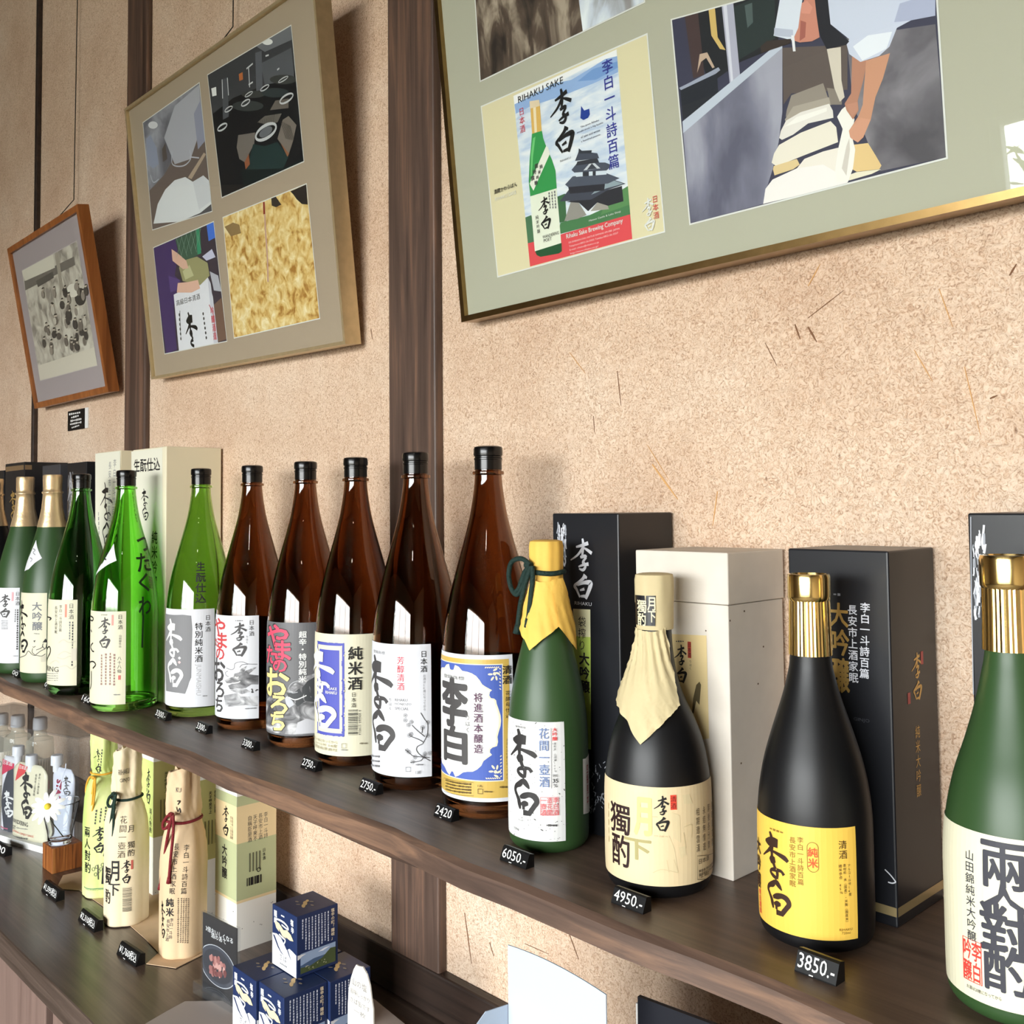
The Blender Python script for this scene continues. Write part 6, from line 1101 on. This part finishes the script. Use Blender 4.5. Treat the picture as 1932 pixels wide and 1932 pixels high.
KB = Vector((-1.0868,-.1754,ZD+BXH+.0004)); proto = blue_box(KB.x+.0015, KB.y, KB.z, 'navy and white food box standing on top of the other four')
def copy_thing(o, d, label):
    c = o.copy(); COL.objects.link(c); c.location = Vector(o.location)+Vector(d); c['label'] = label
    for ch in list(o.children): k = ch.copy(); COL.objects.link(k); k.parent = c
    return c
for (x1,y0,lb) in ((-1.1161,-.2140,'navy food box at front left of the lower layer, beside the dish card'),(-1.0549,-.2110,'navy food box at front right of the lower layer, its text side in full view'),(-1.0500,-.1500,'navy food box at back right of the lower layer, behind the torn paper note'),(-1.1125,-.1515,'navy food box at back left of the lower layer, mostly hidden under the top one')):
    copy_thing(proto, (x1-(KB.x+.0015), y0-KB.y, ZD-KB.z), lb)
# torn white paper note standing beside them
sp = on_y(680,1900,-.172); t = thing('paper_note', (sp.x,-.172,ZD), 'torn white handwritten paper note standing before the blue boxes', 'note'); pz = [on_y(x,y,-.172) for x,y in ((1490/4.2+300,1142/4.2+1660),(1496/4.2+300,980/4.2+1660),(1504/4.2+300,860/4.2+1660),(662,1845),(667,1829),(672,1820),(677,1823),(684,1824),(692,1838),(698,1860),(701,1885),(704,1905),(705.5,1934))]
pz[0].z = ZD; pz[-1] = Vector((pz[-1].x, -.172, ZD)); MB().prism(pz, (0,.0016,0), mat('torn_paper',(220,215,206),.85,bump=.5,nscale=60)).build('paper', t); A = face('f', -.172); PEN = ink(150,146,142)
A.htext('山の塩', (664,1862),(692,1854), 14, PEN)
for k,s in enumerate(('旨味しっかり','さば缶です','一枚')): A.htext(s, ((662,661,668)[k],1880+17*k),((697,698,690)[k],1876+17*k), 10, PEN)
finish(A, 'handwriting', t)
# acrylic stand with dish card
fa = on_z(355,1868,ZC+.0002); fb = on_z(428,1912,ZC+.0002); SX = Vector((fb.x-fa.x,fb.y-fa.y,0)).normalized(); SY = Vector((-SX.y,SX.x,0)); cb = on_z(381,1869,ZC); s0 = Vector((cb.x,cb.y,ZC)); sh = Sheet(s0,SX,SY); uL = sh.uv(383,1800)[0]; uR = sh.uv(447,1790)[0]; vT = sh.uv(416,1737)[1]
t = thing('card_stand', tuple(s0), 'clear acrylic stand holding a black dish photo card, left of the blue boxes', 'sign')
def sbox(b, u0,u1,d0,d1,v0,v1,m):
    vs = [s0+SX*u+SY*d+Vector((0,0,v)) for v in (v0,v1) for u,d in ((u0,d0),(u1,d0),(u1,d1),(u0,d1))]; return b.add(vs, [(3,2,1,0),(4,5,6,7),(0,1,5,4),(1,2,6,5),(2,3,7,6),(3,0,4,7)], m)
b = MB(); sbox(b,uL-.001,uR+.004,-.0022,-.0006,0,vT+.002,ACRYLIC); sbox(b,uL-.001,uR+.004,.0012,.0026,0,vT+.002,ACRYLIC); dfr = (fa-s0).dot(SY); sbox(b,uL-.006,uR+.004,dfr,-.0024,0.0002,.0018,ACRYLIC); sbox(b,uL-.006,uR+.004,dfr,dfr+.0016,.0018,.016,ACRYLIC); sbox(b,uL-.006,uR+.004,dfr+.0016,dfr+.010,.0145,.016,ACRYLIC); b.build('acrylic_holder', t)
b = MB(); sbox(b,uL,uR,-.0005,.0010,.001,vT,mat('card_black',(30,28,30),.5))
A = Art(lambda u,v,h: s0+SX*u+SY*(-.0005-h)+Vector((0,0,v)), sh.uv); A.h = .00002; A.htext('3倍おいしくなる', (389,1749),(440,1777), 10, WHITE, .03); A.htext('酒のあて', (399,1764),(427,1777), 9, WHITE, .03)
uc, vc = sh.uv(411,1823); rr_ = abs(sh.uv(446,1823)[0]-uc); rb_ = abs(sh.uv(411,1785)[1]-vc)/rr_; ring = lambda k,m: A.poly_uv([(min(max(uc+k*rr_*math.cos(a),uL+.0005),uR-.0005), vc+k*rr_*rb_*math.sin(a)) for a in [2*PI*i/36 for i in range(36)]], m); ring(1.0,ink(200,202,206)); ring(.965,ink(62,66,76)); ring(.80,ink(44,46,54)); rnd = random.Random(8)
for k in range(34): a = rnd.uniform(0,2*PI); g = rnd.random()**.6*.5; A.ell_uv(uc+g*rr_*math.cos(a), vc-.002+g*rr_*rb_*math.sin(a), rnd.uniform(.003,.006), rnd.uniform(.002,.0045), ink(*rnd.choice(((150,96,92),(126,74,72),(172,120,112),(196,150,140),(110,62,60)))), 9, rnd.uniform(0,3))
A.into(b); b.build('card', t)
# white leaflet holder at the bottom
ya = -.20; xl = on_y(958,1783,ya).x; xr = on_y(1143,1877,ya).x; zl = on_y(958,1783,ya).z; zm = on_y(1052,1822,ya).z; zr = on_y(1143,1877,ya).z; PWH = mat('white_card_stock', (188,200,214), .5)
t = thing('leaflet_holder', ((xl+xr)/2,ya,ZC), 'white card leaflet holder with arched top standing on the counter', 'leaflet holder'); top = [(xl+(xr-xl)*k/10, ya, zl+(zr-zl)*k/10+(zm-(zl+zr)/2)*4*(k/10)*(1-k/10)) for k in range(11)]
MB().prism([(xl,ya,ZC),(xr,ya,ZC)]+top[::-1], (0,.0012,0), PWH).build('back_panel', t); fz = lambda px,py: on_x(px,py,xl)
p1, p2, p3 = fz(951.5,1898.5), fz(917,1908.7), fz(900.5,1932); MB().prism([(xl,ya-.0005,ZC),(xl,ya-.0005,p1.z),(xl,p2.y,p2.z),(xl,p3.y,p3.z),(xl,p3.y-.004,ZC)], (-.0010,0,0), PWH).build('side_flap', t)
MB().box((xl+.0005,p3.y-.004,ZC),(xr,p3.y-.003,ZC+.075), PWH).build('front_pocket', t)
# dark menu board, bottom right
m1 = on_y(1203,1880,-.15); m2 = on_z(1342.6,1932,m1.z); mx_ = Vector((m2.x-m1.x,m2.y-m1.y,0)).normalized(); my_ = Vector((-mx_.y,mx_.x,0)); LB = .20
t = thing('menu_board', (m1.x,m1.y,ZC), 'dark menu board with white edge at the bottom right', 'sign')
def mbox(b,u0,u1,d0,d1,z0,z1,m): vs = [Vector((m1.x,m1.y,0))+mx_*u+my_*d+Vector((0,0,z)) for z in (z0,z1) for u,d in ((u0,d0),(u1,d0),(u1,d1),(u0,d1))]; return b.add(vs, [(3,2,1,0),(4,5,6,7),(0,1,5,4),(1,2,6,5),(2,3,7,6),(3,0,4,7)], m)
mbox(MB(),0,LB,0,.004,ZC,m1.z,mat('menu_black',(22,24,32),.4)).build('board', t); mbox(mbox(MB(),-.0016,0,-.0006,.0046,ZC,m1.z-.006,WHITE),.006,LB,-.0006,0,m1.z-.052,m1.z-.044,ink(206,214,232)).build('white_edge', t)
bpy.data.objects.remove(_to)
